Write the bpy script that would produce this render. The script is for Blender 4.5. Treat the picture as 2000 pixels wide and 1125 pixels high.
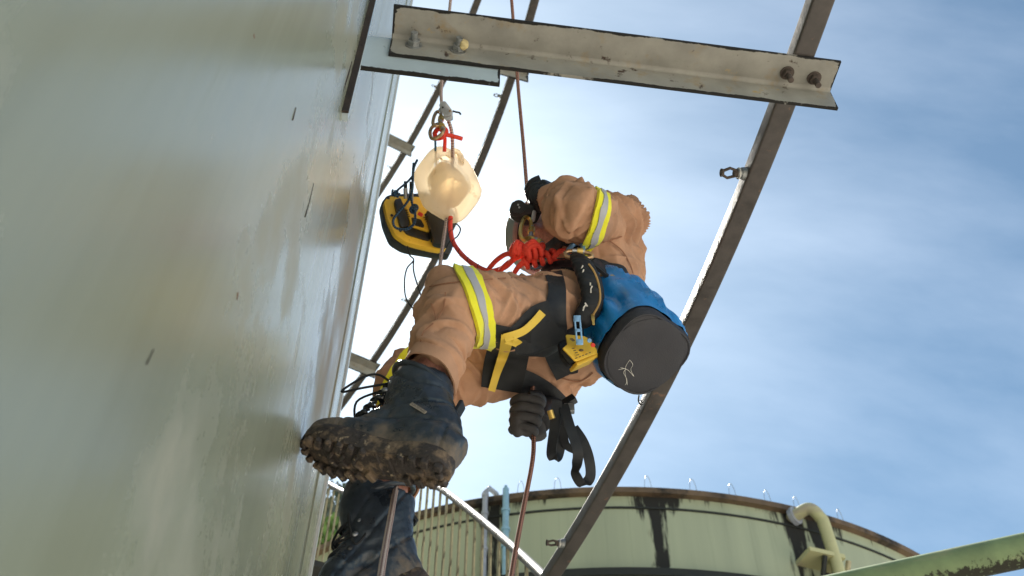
import bpy, bmesh, math, random
from mathutils import Vector as V, Matrix, noise as NZ
from mathutils.bvhtree import BVHTree
random.seed(7)
SC = bpy.context.scene
COL = SC.collection
for o in list(bpy.data.objects): bpy.data.objects.remove(o)

# ------------------------------------------------------------------ camera
PITCH, FPX = math.radians(50), 1978.0
cd = bpy.data.cameras.new('camera'); cam = bpy.data.objects.new('camera', cd); COL.objects.link(cam)
cd.sensor_width = 36.0; cd.lens = FPX / 2000 * 36; cd.clip_start = .02; cd.clip_end = 3000
cam.location = (0, 0, 0); cam.rotation_euler = (math.pi / 2 + PITCH, 0, 0)
cd.dof.use_dof = True; cd.dof.focus_distance = 2.4; cd.dof.aperture_fstop = 7.1
SC.camera = cam
CF, CU, CR = V((0, math.cos(PITCH), math.sin(PITCH))), V((0, -math.sin(PITCH), math.cos(PITCH))), V((1, 0, 0))

# ------------------------------------------------------------------ light
SUN_AZ, SUN_EL = math.radians(-15), math.radians(52)
SDIR = V((math.sin(SUN_AZ) * math.cos(SUN_EL), math.cos(SUN_AZ) * math.cos(SUN_EL), math.sin(SUN_EL)))
W = bpy.data.worlds.new('World'); SC.world = W; W.use_nodes = True
nt = W.node_tree; nt.nodes.clear()
def wn(t, **k):
    n = nt.nodes.new(t)
    for a, b in k.items(): setattr(n, a, b)
    return n
out = wn('ShaderNodeOutputWorld'); bg = wn('ShaderNodeBackground'); bg.inputs[1].default_value = .05
sky = wn('ShaderNodeTexSky', sky_type='NISHITA', sun_disc=False, sun_elevation=SUN_EL, sun_rotation=SUN_AZ,
         altitude=50, air_density=1.0, dust_density=.35, ozone_density=2.0)
tc = wn('ShaderNodeTexCoord')
# thin cirrus veil, brighter towards the sun as forward scattering makes it
dot = wn('ShaderNodeVectorMath', operation='DOT_PRODUCT'); dot.inputs[1].default_value = SDIR
nrm = wn('ShaderNodeVectorMath', operation='NORMALIZE')
nt.links.new(tc.outputs['Generated'], nrm.inputs[0]); nt.links.new(nrm.outputs[0], dot.inputs[0])
mx = wn('ShaderNodeMath', operation='MAXIMUM'); mx.inputs[1].default_value = 0
nt.links.new(dot.outputs['Value'], mx.inputs[0])
pw = wn('ShaderNodeMath', operation='POWER'); pw.inputs[1].default_value = 21
nt.links.new(mx.outputs[0], pw.inputs[0])
mp = wn('ShaderNodeMapping'); mp.inputs['Scale'].default_value = (1.6, 6.5, 3.4); mp.inputs['Rotation'].default_value = (.3, .4, .7)
nt.links.new(nrm.outputs[0], mp.inputs[0])
no = wn('ShaderNodeTexNoise'); no.inputs['Scale'].default_value = 1.3; no.inputs['Detail'].default_value = 7; no.inputs['Roughness'].default_value = .55
nt.links.new(mp.outputs[0], no.inputs['Vector'])
mr = wn('ShaderNodeMapRange'); mr.inputs[1].default_value = .40; mr.inputs[2].default_value = .80; mr.inputs[3].default_value = .2; mr.inputs[4].default_value = 1.0
nt.links.new(no.outputs['Fac'], mr.inputs[0])
gl = wn('ShaderNodeMath', operation='MULTIPLY'); gl.inputs[1].default_value = 4.6
nt.links.new(pw.outputs[0], gl.inputs[0])
ci = wn('ShaderNodeMath', operation='MULTIPLY_ADD'); ci.inputs[1].default_value = 2.3
nt.links.new(mr.outputs[0], ci.inputs[0]); nt.links.new(gl.outputs[0], ci.inputs[2])
vs = wn('ShaderNodeVectorMath', operation='SCALE'); vs.inputs[0].default_value = (1.0, 1.0, 1.0)
nt.links.new(ci.outputs[0], vs.inputs['Scale'])
ad = wn('ShaderNodeVectorMath', operation='ADD')
tn = wn('ShaderNodeVectorMath', operation='MULTIPLY'); tn.inputs[1].default_value = (.76, 1.0, .97)
nt.links.new(sky.outputs[0], tn.inputs[0]); nt.links.new(tn.outputs[0], ad.inputs[0]); nt.links.new(vs.outputs[0], ad.inputs[1])
nt.links.new(ad.outputs[0], bg.inputs[0]); nt.links.new(bg.outputs[0], out.inputs[0])
sl = bpy.data.lights.new('sun', 'SUN'); sl.energy = 5.0; sl.angle = math.radians(.6); sl.color = (1, .95, .86)
so = bpy.data.objects.new('sun', sl); COL.objects.link(so); so.rotation_euler = SDIR.to_track_quat('Z', 'Y').to_euler()
vs_ = SC.view_settings; vs_.view_transform = 'Standard'; vs_.look = 'None'; vs_.exposure = 1.4; vs_.gamma = 1

# ------------------------------------------------------------------ helpers
def P(px, py, d):
    """pixel of the 2000x1125 photograph + depth along the optical axis -> point"""
    return (CF + CR * ((px - 1000) / FPX) + CU * ((562.5 - py) / FPX)) * d
def ray(px, py): return P(px, py, 1.0)
TC = V((-15.28, -.48, 0)); TR = 15.0           # axis and radius of the near tank
def on_cyl(px, py, r, c=TC, far=True):
    d = ray(px, py); a = d.x ** 2 + d.y ** 2; b = -(d.x * c.x + d.y * c.y); k = c.x ** 2 + c.y ** 2 - r * r
    q = math.sqrt(max(0, b * b - a * k)); return d * ((-b + q) / a if far else (-b - q) / a)
def cylp(th, r, z, c=TC): return V((c.x + r * math.cos(th), c.y + r * math.sin(th), z))
def ang(p, c=TC): return math.atan2(p.y - c.y, p.x - c.x)

ORG = {}
def tag(o, label=None, cat=None, group=None, kind=None):
    if label: o['label'] = label
    if cat: o['category'] = cat
    if group: o['group'] = group
    if kind: o['kind'] = kind
    return o
def thing(name, loc, label, cat, group=None):
    o = bpy.data.objects.new(name, None); COL.objects.link(o); o.location = loc; o.empty_display_size = .05
    ORG[o] = V(loc); return tag(o, label, cat, group)
def link(name, me, mat, parent=None, smooth=True, org=None):
    """mesh with world-space vertices -> object with its origin at org / at its parent's origin"""
    o = bpy.data.objects.new(name, me); COL.objects.link(o)
    if parent is not None: org = ORG[parent]; o.parent = parent
    elif org is None:
        n = max(1, len(me.vertices)); c = V((0, 0, 0))
        for v in me.vertices: c += v.co
        org = c / n
    ORG[o] = V(org); me.transform(Matrix.Translation(-V(org)))
    if parent is None: o.location = org
    me.materials.append(mat)
    if smooth is True or isinstance(smooth, (int, float)) and smooth:
        for p in me.polygons: p.use_smooth = True
        if smooth is not True: 
            try: me.set_sharp_from_angle(angle=math.radians(smooth))
            except Exception: pass
    return o

def basis(t, hint=V((0, 0, 1))):
    t = t.normalized(); s = hint - t * hint.dot(t)
    if s.length < 1e-4: s = V((1, 0, 0)) - t * t.x
    s.normalize(); return s, t.cross(s)
def crom(pts, n):
    """Catmull-Rom through tuples/vectors, n steps per span"""
    L = [tuple(p) for p in pts]; o = []
    for i in range(len(L) - 1):
        p0, p1, p2, p3 = L[max(i - 1, 0)], L[i], L[i + 1], L[min(i + 2, len(L) - 1)]
        for k in range(n):
            t = k / n; t2, t3 = t * t, t ** 3
            o.append(tuple(.5 * (2 * b + (c - a) * t + (2 * a - 5 * b + 4 * c - d) * t2 + (3 * b - a - 3 * c + d) * t3)
                           for a, b, c, d in zip(p0, p1, p2, p3)))
    o.append(L[-1]); return o

class MB:
    def __init__(s): s.v = []; s.f = []; s.uv = {}; s.attr = None
    def add(s, vs, fs):
        b = len(s.v); s.v += [V(x) for x in vs]; s.f += [tuple(i + b for i in f) for f in fs]; return s
    def box(s, c, h, ax=None):
        X, Y, Z = ax or (V((1, 0, 0)), V((0, 1, 0)), V((0, 0, 1))); c = V(c)
        vs = [c + X * h[0] * i + Y * h[1] * j + Z * h[2] * k for k in (-1, 1) for j in (-1, 1) for i in (-1, 1)]
        return s.add(vs, [(0, 2, 3, 1), (4, 5, 7, 6), (0, 1, 5, 4), (2, 6, 7, 3), (0, 4, 6, 2), (1, 3, 7, 5)])
    def tube(s, pts, r, n=10, caps=True, flat=1.0, hint=None, uvs=0):
        """parallel-transported tube; r number or list; flat squashes the second axis"""
        pts = [V(p) for p in pts]; m = len(pts); b = len(s.v); S = None; ln = 0
        for i, p in enumerate(pts):
            t = pts[min(i + 1, m - 1)] - pts[max(i - 1, 0)]
            if t.length < 1e-9: t = V((0, 0, 1))
            t.normalize()
            if S is None or hint is not None: S, B = basis(t, hint if hint is not None else (V((0, 0, 1)) if abs(t.z) < .9 else V((1, 0, 0))))
            else:
                S = S - t * S.dot(t); S.normalize(); B = t.cross(S)
            rr = r[i] if isinstance(r, (list, tuple)) else r
            if i: ln += (p - pts[i - 1]).length
            for k in range(n):
                a = 2 * math.pi * k / n; s.v.append(p + S * (rr * math.cos(a)) + B * (rr * flat * math.sin(a)))
        for i in range(m - 1):
            for k in range(n):
                k2 = (k + 1) % n; s.f.append((b + i * n + k, b + i * n + k2, b + (i + 1) * n + k2, b + (i + 1) * n + k))
        if caps:
            s.f.append(tuple(b + k for k in reversed(range(n)))); s.f.append(tuple(b + (m - 1) * n + k for k in range(n)))
        return s
    def loft(s, keys, side, steps=6, n=24, power=2.0):
        """keys: (point, a, b): a along side, b along tangent x side"""
        pts = crom([tuple(V(k[0])) + (k[1], k[2]) for k in keys], steps); m = len(pts); b = len(s.v)
        for i, q in enumerate(pts):
            p = V(q[:3]); t = V(pts[min(i + 1, m - 1)][:3]) - V(pts[max(i - 1, 0)][:3]); S, B = basis(t, V(side))
            for k in range(n):
                a = 2 * math.pi * k / n; ca, sa = math.cos(a), math.sin(a)
                e = 2 / power
                s.v.append(p + S * (q[3] * math.copysign(abs(ca) ** e, ca)) + B * (q[4] * math.copysign(abs(sa) ** e, sa)))
        for i in range(m - 1):
            for k in range(n):
                k2 = (k + 1) % n; s.f.append((b + i * n + k, b + i * n + k2, b + (i + 1) * n + k2, b + (i + 1) * n + k))
        s.f.append(tuple(b + k for k in reversed(range(n)))); s.f.append(tuple(b + (m - 1) * n + k for k in range(n)))
        return s
    def ball(s, c, r, ax=None, nu=16, nv=10):
        X, Y, Z = ax or (V((1, 0, 0)), V((0, 1, 0)), V((0, 0, 1))); c = V(c); r = (r, r, r) if not isinstance(r, tuple) else r
        b = len(s.v); s.v.append(c - Z * r[2])
        for j in range(1, nv):
            p = -math.pi / 2 + math.pi * j / nv
            for k in range(nu):
                a = 2 * math.pi * k / nu
                s.v.append(c + X * (r[0] * math.cos(p) * math.cos(a)) + Y * (r[1] * math.cos(p) * math.sin(a)) + Z * (r[2] * math.sin(p)))
        s.v.append(c + Z * r[2]); t = len(s.v) - 1
        for k in range(nu):
            k2 = (k + 1) % nu
            s.f.append((b, b + 1 + k2, b + 1 + k)); s.f.append((t, b + 1 + (nv - 2) * nu + k, b + 1 + (nv - 2) * nu + k2))
            for j in range(nv - 2): s.f.append((b + 1 + j * nu + k, b + 1 + j * nu + k2, b + 1 + (j + 1) * nu + k2, b + 1 + (j + 1) * nu + k))
        return s
    def prism(s, poly, o, X, Y, N, t):
        """2D polygon in plane (o,X,Y) extruded by t along N"""
        n = len(poly); a = [o + X * p[0] + Y * p[1] for p in poly]
        return s.add(a + [q + N * t for q in a], [tuple(reversed(range(n))), tuple(range(n, 2 * n))] + [(i, (i + 1) % n, n + (i + 1) % n, n + i) for i in range(n)])
    def mesh(s, name='m'):
        me = bpy.data.meshes.new(name); me.from_pydata([tuple(v) for v in s.v], [], s.f)
        bm = bmesh.new(); bm.from_mesh(me); bmesh.ops.recalc_face_normals(bm, faces=bm.faces); bm.to_mesh(me); bm.free()
        return me
    def build(s, name, mat, parent=None, smooth=35, bevel=0, org=None, seg=2):
        me = s.mesh(name)
        if bevel:
            bm = bmesh.new(); bm.from_mesh(me)
            es = [e for e in bm.edges if len(e.link_faces) == 2 and e.calc_face_angle(0) > .5]
            bmesh.ops.bevel(bm, geom=es, offset=bevel, segments=seg, profile=.6, affect='EDGES', clamp_overlap=True); bm.to_mesh(me); bm.free()
        return link(name, me, mat, parent, smooth, org)

def remesh(mb, vox, smooth=6, fac=.5):
    me = mb.mesh('tmp'); o = bpy.data.objects.new('tmp', me); COL.objects.link(o)
    r = o.modifiers.new('r', 'REMESH'); r.mode = 'VOXEL'; r.voxel_size = vox
    if smooth: sm = o.modifiers.new('s', 'SMOOTH'); sm.iterations = smooth; sm.factor = fac
    dg = bpy.context.evaluated_depsgraph_get(); n = bpy.data.meshes.new_from_object(o.evaluated_get(dg))
    bpy.data.objects.remove(o); return n
def displace(me, fn):
    ns = [v.normal.copy() for v in me.vertices]
    for v, n in zip(me.vertices, ns): v.co += n * fn(v.co, n)
    me.update()
def set_attr(me, name, vals):
    a = me.attributes.new(name, 'FLOAT', 'POINT'); a.data.foreach_set('value', vals)

# ------------------------------------------------------------------ materials
def pm(name, col, rough=.5, metal=0, var=.18, vsc=14, bump=.15, bsc=90, dirt=None, stretch=(1, 1, 1), coat=0, spec=.5,
       attr=None, bdist=.002, sheen=0, trans=0, sss=0, roughvar=.12):
    m = bpy.data.materials.new(name); m.use_nodes = True; t = m.node_tree; N, L = t.nodes, t.links
    b = N['Principled BSDF']; b.inputs['Metallic'].default_value = metal
    b.inputs['Coat Weight'].default_value = coat; b.inputs['Coat Roughness'].default_value = .12; b.inputs['Specular IOR Level'].default_value = spec
    b.inputs['Sheen Weight'].default_value = sheen; b.inputs['Transmission Weight'].default_value = trans
    if sss: b.inputs['Subsurface Weight'].default_value = sss; b.inputs['Subsurface Radius'].default_value = (.02, .008, .005)
    c = N.new('ShaderNodeTexCoord'); mp = N.new('ShaderNodeMapping'); mp.inputs['Scale'].default_value = stretch; L.new(c.outputs['Object'], mp.inputs[0])
    n1 = N.new('ShaderNodeTexNoise'); n1.inputs['Scale'].default_value = vsc; n1.inputs['Detail'].default_value = 6; n1.inputs['Roughness'].default_value = .6; L.new(mp.outputs[0], n1.inputs['Vector'])
    r1 = N.new('ShaderNodeMapRange'); r1.inputs[1].default_value = .3; r1.inputs[2].default_value = .7; r1.inputs[3].default_value = 1 - var; r1.inputs[4].default_value = 1 + var; L.new(n1.outputs['Fac'], r1.inputs[0])
    sc = N.new('ShaderNodeVectorMath'); sc.operation = 'SCALE'; sc.inputs[0].default_value = col[:3]; L.new(r1.outputs[0], sc.inputs['Scale'])
    colout = sc.outputs[0]
    rr = N.new('ShaderNodeMapRange'); rr.inputs[3].default_value = max(.02, rough - roughvar); rr.inputs[4].default_value = min(1, rough + roughvar); rr.inputs[1].default_value = .3; rr.inputs[2].default_value = .7; L.new(n1.outputs['Fac'], rr.inputs[0])
    rout = rr.outputs[0]
    for d in (dirt or []):   # (colour, threshold, scale, stretch[, attribute name, weight])
        n2 = N.new('ShaderNodeTexNoise'); n2.inputs['Scale'].default_value = d[2]; n2.inputs['Detail'].default_value = 8; n2.inputs['Roughness'].default_value = .65
        m2 = N.new('ShaderNodeMapping'); m2.inputs['Scale'].default_value = d[3]; L.new(c.outputs['Object'], m2.inputs[0]); L.new(m2.outputs[0], n2.inputs['Vector'])
        fac = n2.outputs['Fac']
        if len(d) > 4:
            at = N.new('ShaderNodeAttribute'); at.attribute_name = d[4]
            ma = N.new('ShaderNodeMath'); ma.operation = 'MULTIPLY_ADD'; ma.inputs[1].default_value = d[5]; L.new(at.outputs['Fac'], ma.inputs[0]); L.new(fac, ma.inputs[2]); fac = ma.outputs[0]
        mr_ = N.new('ShaderNodeMapRange'); mr_.inputs[1].default_value = d[1]; mr_.inputs[2].default_value = d[1] + (d[6] if len(d) > 6 else .08); L.new(fac, mr_.inputs[0])
        mi = N.new('ShaderNodeMix'); mi.data_type = 'RGBA'; mi.inputs['B'].default_value = (*d[0], 1); L.new(mr_.outputs[0], mi.inputs['Factor']); L.new(colout, mi.inputs['A']); colout = mi.outputs['Result']
        mi2 = N.new('ShaderNodeMix'); mi2.inputs['B'].default_value = .85; L.new(mr_.outputs[0], mi2.inputs['Factor']); L.new(rout, mi2.inputs['A']); rout = mi2.outputs['Result']
    L.new(colout, b.inputs['Base Color']); L.new(rout, b.inputs['Roughness'])
    if bump:
        n3 = N.new('ShaderNodeTexNoise'); n3.inputs['Scale'].default_value = bsc; n3.inputs['Detail'].default_value = 4; L.new(mp.outputs[0], n3.inputs['Vector'])
        bp = N.new('ShaderNodeBump'); bp.inputs['Strength'].default_value = bump; bp.inputs['Distance'].default_value = bdist; L.new(n3.outputs['Fac'], bp.inputs['Height']); L.new(bp.outputs[0], b.inputs['Normal'])
    return m
ST = (1, 1, 1)
M = {}
RUST, BLACK = (.045, .022, .014), (.012, .011, .01)
# tank coating: glossy weathered paint with a vertical drag
M['tank'] = pm('tank_paint', (.255, .27, .198), .25, var=.08, vsc=3, bump=.11, bsc=26, stretch=(2.2, 2.2, .10), bdist=.003, spec=1.0, coat=.0, roughvar=.05,
               dirt=[((.10, .09, .07), .71, 9, (1, 1, .12)), ((.43, .37, .28), .52, 1.6, (1, 1, .7), 'zero', 0, .25)])
M['beam'] = pm('weathered_grey_paint', (.27, .26, .23), .5, var=.25, vsc=9, bump=.2, bsc=60,
               dirt=[((.30, .21, .10), .57, 11, ST, 'zero', 0, .2), ((.16, .15, .13), .60, 4, ST, 'zero', 0, .2), (RUST, .61, 24, ST), ((.42, .30, .13), .66, 15, ST), (BLACK, 1.18, 10, ST, 'edge', .80, .05)])
M['gusset'] = pm('blue_grey_paint', (.42, .50, .54), .45, var=.1, vsc=9, bump=.15, bsc=60, dirt=[(BLACK, .70, 22, ST), (BLACK, 1.12, 26, ST, 'edge', .85)])
M['pipe'] = pm('rusty_brown_pipe', (.068, .058, .053), .5, var=.3, vsc=18, bump=.3, bsc=70, dirt=[((.22, .13, .09), .62, 20, ST), ((.25, .25, .24), .73, 28, ST)])
M['bolt'] = pm('galvanised_bolt', (.30, .31, .31), .5, .7, var=.3, vsc=60, bump=.3, bsc=200, dirt=[((.12, .08, .05), .6, 60, ST)])
M['rustbolt'] = pm('rusted_bolt', (.09, .07, .06), .75, .3, var=.4, vsc=60, bump=.5, bsc=200)
M['tan'] = pm('tan_cotton_drill', (.44, .25, .158), .92, var=.22, vsc=7, bump=.25, bsc=700, bdist=.001, sheen=.0, spec=.15,
              dirt=[((.24, .125, .07), .54, 6, ST, 'zero', 0, .28)])
def add_creases(m, sc, dist, st):
    t = m.node_tree; N, L = t.nodes, t.links; b = N['Principled BSDF']; old = b.inputs['Normal'].links[0].from_node
    c = N.new('ShaderNodeTexCoord'); n = N.new('ShaderNodeTexNoise'); n.inputs['Scale'].default_value = sc; n.inputs['Detail'].default_value = 3; n.inputs['Distortion'].default_value = .6; L.new(c.outputs['Object'], n.inputs['Vector'])
    a = N.new('ShaderNodeMath'); a.operation = 'SUBTRACT'; a.inputs[1].default_value = .5; L.new(n.outputs['Fac'], a.inputs[0])
    a2 = N.new('ShaderNodeMath'); a2.operation = 'ABSOLUTE'; L.new(a.outputs[0], a2.inputs[0])
    r = N.new('ShaderNodeMapRange'); r.inputs[1].default_value = 0; r.inputs[2].default_value = .09; L.new(a2.outputs[0], r.inputs[0])
    bp = N.new('ShaderNodeBump'); bp.inputs['Strength'].default_value = st; bp.inputs['Distance'].default_value = dist; L.new(r.outputs[0], bp.inputs['Height']); L.new(bp.outputs[0], old.inputs['Normal'])
add_creases(M['tan'], 11, .003, .22)
M['thread'] = pm('brown_thread', (.26, .12, .065), .9, bump=.3, bsc=900)
M['tagcloth'] = pm('woven_tag', (.30, .26, .21), .9, bump=.3, bsc=600)
M['lime'] = pm('fluorescent_yellow_tape', (.74, .70, .03), .7, var=.1, bump=.25, bsc=500, sheen=.2, spec=.2)
M['silver'] = pm('grey_reflective_tape', (.36, .36, .38), .4, var=.08, bump=.2, bsc=500)
M['skin'] = pm('skin', (.50, .26, .19), .5, var=.14, vsc=40, bump=.3, bsc=300, sss=.12)
M['stubble'] = pm('skin_beard', (.42, .20, .15), .55, var=.3, vsc=160, bump=.4, bsc=400, sss=.1)
M['boot'] = pm('worn_blue_black_leather', (.022, .030, .042), .33, var=.6, vsc=18, bump=.45, bsc=110, spec=.55, bdist=.0025,
               dirt=[((.15, .118, .09), .60, 22, ST, 'mud', .30, .22), ((.24, .18, .125), .92, 40, ST, 'mud', .42, .1)])
M['sole'] = pm('muddy_rubber_sole', (.035, .027, .024), .7, var=.35, vsc=50, bump=.8, bsc=120, bdist=.004,
               dirt=[((.20, .14, .09), .50, 26, ST, 'zero', 0, .14), ((.34, .26, .175), .60, 55, ST)])
M['lace'] = pm('black_lace', (.012, .013, .016), .8, bump=.3, bsc=600)
M['lacehook'] = pm('dull_steel', (.25, .26, .28), .4, .8)
M['web'] = pm('black_webbing', (.007, .0085, .012), .62, var=.2, vsc=40, bump=.35, bsc=500, sheen=.0)
M['pad'] = pm('black_mesh_padding', (.010, .011, .013), .8, var=.15, bump=.3, bsc=800, sheen=.0)
M['ytrim'] = pm('yellow_harness_trim', (.66, .45, .05), .6, var=.08, bump=.15, bsc=300)
M['glove'] = pm('grey_black_glove', (.050, .047, .049), .8, var=.3, vsc=60, bump=.6, bsc=500, bdist=.0015)
M['glovedark'] = pm('black_glove_coating', (.014, .015, .02), .5, var=.2, bump=.4, bsc=300)
M['blue'] = pm('blue_coated_fabric', (.008, .20, .52), .30, var=.3, vsc=9, bump=.25, bsc=200, spec=.6, dirt=[((.14, .22, .30), .68, 12, ST, 'zero', 0, .2)])
M['bagbase'] = pm('charcoal_coated_fabric', (.022, .022, .029), .6, var=.2, vsc=12, bump=.3, bsc=300, dirt=[((.13, .12, .12), .70, 20, ST, 'zero', 0, .15)])
M['red'] = pm('red_rope_sheath', (.72, .055, .03), .75, var=.12, vsc=60, bump=.5, bsc=350, bdist=.0015)
M['redfleck'] = pm('black_rope_fleck', (.03, .01, .01), .8, bump=0)
M['gold'] = pm('gold_anodised_alloy', (.62, .42, .12), .34, .75, var=.2, vsc=40, bump=.15, bsc=200, dirt=[((.45, .45, .42), .66, 50, ST)])
M['bronze'] = pm('worn_bronze_alloy', (.42, .27, .15), .32, .8, var=.25, vsc=40, bump=.1)
M['steel'] = pm('brushed_steel', (.42, .43, .44), .38, .8, var=.2, vsc=40, bump=.2, bsc=200)
M['yplate'] = pm('yellow_anodised_plate', (.72, .44, .04), .38, .35, var=.1, vsc=30, bump=.15, bsc=200, dirt=[((.35, .2, .05), .68, 40, ST)])
M['bluealloy'] = pm('pale_blue_alloy', (.20, .38, .62), .35, .5, var=.1, bump=.1)
M['blackplastic'] = pm('black_plastic', (.010, .0105, .012), .42, var=.2, vsc=30, bump=.2, bsc=200, spec=.5)
M['print'] = pm('dark_print', (.10, .06, .02), .7, bump=0)
M['whitemark'] = pm('white_marker', (.62, .60, .55), .8, var=.3, vsc=80, bump=0)
M['yellow'] = pm('yellow_housing', (.78, .47, .03), .5, var=.12, vsc=14, bump=.15, bsc=150, dirt=[((.25, .13, .03), .67, 26, ST)])
M['zip'] = pm('tan_zip', (.45, .27, .09), .6, bump=.6, bsc=400)
M['helmet'] = pm('pale_grey_helmet', (.24, .27, .25), .35, var=.08, bump=.05)
M['orange'] = pm('orange_rubber', (.62, .16, .06), .55, var=.15, bump=.1)
M['pinkgrey'] = pm('ribbed_grey_plastic', (.36, .22, .20), .5, bump=.1)
M['green'] = pm('green_print', (.05, .32, .16), .5, bump=0)
M['sage'] = pm('sage_green_tank_paint', (.37, .40, .275), .6, var=.10, vsc=1.5, stretch=(1.6, 1.6, .10), bump=.1, bsc=6,
               dirt=[((.25, .28, .20), .55, 2.6, (2.2, 2.2, .07), 'zero', 0, .3), ((.016, .015, .013), .86, 4, (1.5, 1.5, .2), 'grime', .62, .09)])
M['rim'] = pm('grimy_tank_rim', (.13, .085, .05), .7, var=.5, vsc=2.2, bump=.2, dirt=[((.016, .014, .012), .5, 1.2, ST, 'zero', 0, .12)])
M['girder'] = pm('dark_girder', (.018, .02, .017), .7, var=.4, bump=.2)
M['mould'] = pm('mouldy_cream_steel', (.42, .36, .22), .6, var=.2, vsc=12, bump=.3, bsc=60, dirt=[((.05, .04, .026), .52, 9, (1.5, 1.5, .8), 'zero', 0, .12)])
M['rail'] = pm('worn_handrail_steel', (.16, .145, .13), .45, .35, var=.25, vsc=16, bump=.3, bsc=50, dirt=[((.16, .12, .09), .6, 14, ST)])
M['tread'] = pm('dark_tread_steel', (.035, .032, .028), .7, bump=.3, bsc=20)
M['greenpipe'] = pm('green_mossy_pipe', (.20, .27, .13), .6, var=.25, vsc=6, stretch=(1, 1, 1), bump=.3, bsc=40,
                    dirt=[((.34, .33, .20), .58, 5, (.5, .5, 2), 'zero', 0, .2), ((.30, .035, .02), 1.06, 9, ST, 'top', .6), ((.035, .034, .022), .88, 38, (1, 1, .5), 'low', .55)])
M['bluepipe'] = pm('pale_blue_pipe', (.26, .44, .58), .5, var=.15, bump=.1)
M['greypipe'] = pm('grey_lilac_pipe', (.34, .36, .42), .5, var=.15, bump=.1)
M['limepipe'] = pm('yellow_green_pipe', (.50, .48, .26), .6, var=.1, vsc=3, bump=.1, dirt=[((.36, .30, .26), .52, 1.6, (.3, .3, 1.5), 'zero', 0, .1)])
M['concrete'] = pm('pale_concrete', (.52, .48, .42), .9, var=.12, vsc=.5, bump=.2, bsc=8)
M['hill'] = pm('wooded_slope', (.05, .07, .03), .9, var=.4, vsc=.3, bump=.2, bsc=1)
M['bark'] = pm('bark', (.09, .07, .05), .9, var=.3, vsc=4, bump=.5, bsc=10, bdist=.02)
M['leaf_a'] = pm('dark_leaves', (.05, .075, .045), .6, var=.4, vsc=.8, bump=0)
M['leaf_b'] = pm('grey_green_leaves', (.10, .115, .075), .6, var=.4, vsc=.8, bump=0)
M['leaf_c'] = pm('bright_leaves', (.10, .18, .03), .6, var=.4, vsc=.8, bump=0)
M['foam'] = pm('yellowed_foam', (.55, .44, .22), .9, var=.3, vsc=60, bump=.8, bsc=120, bdist=.004)
def rope_mat(name, a, b, sc):
    m = pm(name, a, .85, bump=0); t = m.node_tree; N, L = t.nodes, t.links; bs = N['Principled BSDF']
    at = N.new('ShaderNodeUVMap'); ck = N.new('ShaderNodeTexChecker'); mp = N.new('ShaderNodeMapping'); mp.inputs['Rotation'].default_value = (0, 0, math.pi / 4)
    L.new(at.outputs[0], mp.inputs[0]); L.new(mp.outputs[0], ck.inputs['Vector']); ck.inputs['Scale'].default_value = sc
    ck.inputs['Color1'].default_value = (*a, 1); ck.inputs['Color2'].default_value = (*b, 1); L.new(ck.outputs['Color'], bs.inputs['Base Color'])
    bp = N.new('ShaderNodeBump'); bp.inputs['Strength'].default_value = .5; bp.inputs['Distance'].default_value = .001; L.new(ck.outputs['Fac'], bp.inputs['Height']); L.new(bp.outputs[0], bs.inputs['Normal'])
    return m
M['rope'] = rope_mat('brown_flecked_rope', (.60, .47, .40), (.17, .09, .08), 1.0)
M['ropered'] = rope_mat('rust_flecked_rope', (.42, .20, .14), (.10, .045, .035), 1.0)
M['cord'] = rope_mat('black_blue_cord', (.012, .013, .018), (.03, .10, .20), .6)
def jug_mat():
    m = bpy.data.materials.new('milky_plastic'); m.use_nodes = True; t = m.node_tree; N, L = t.nodes, t.links; b = N['Principled BSDF']
    b.inputs['Base Color'].default_value = (.86, .78, .66, 1); b.inputs['Roughness'].default_value = .35
    tr = N.new('ShaderNodeBsdfTranslucent'); tr.inputs[0].default_value = (.96, .82, .58, 1)
    tp = N.new('ShaderNodeBsdfTransparent'); tp.inputs[0].default_value = (1, .96, .9, 1)
    c = N.new('ShaderNodeTexCoord'); n = N.new('ShaderNodeTexNoise'); n.inputs['Scale'].default_value = 22; n.inputs['Detail'].default_value = 6; L.new(c.outputs['Object'], n.inputs[0])
    mr = N.new('ShaderNodeMapRange'); mr.inputs[1].default_value = .66; mr.inputs[2].default_value = .74; L.new(n.outputs['Fac'], mr.inputs[0])
    mi = N.new('ShaderNodeMix'); mi.data_type = 'RGBA'; mi.inputs['A'].default_value = (.86, .79, .68, 1); mi.inputs['B'].default_value = (.20, .10, .04, 1); L.new(mr.outputs[0], mi.inputs['Factor']); L.new(mi.outputs['Result'], b.inputs['Base Color'])
    s1 = N.new('ShaderNodeMixShader'); s1.inputs[0].default_value = .62; L.new(b.outputs[0], s1.inputs[1]); L.new(tr.outputs[0], s1.inputs[2])
    s2 = N.new('ShaderNodeMixShader'); s2.inputs[0].default_value = .22; L.new(s1.outputs[0], s2.inputs[1]); L.new(tp.outputs[0], s2.inputs[2])
    L.new(s2.outputs[0], N['Material Output'].inputs[0]); return m
M['jug'] = jug_mat()

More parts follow.
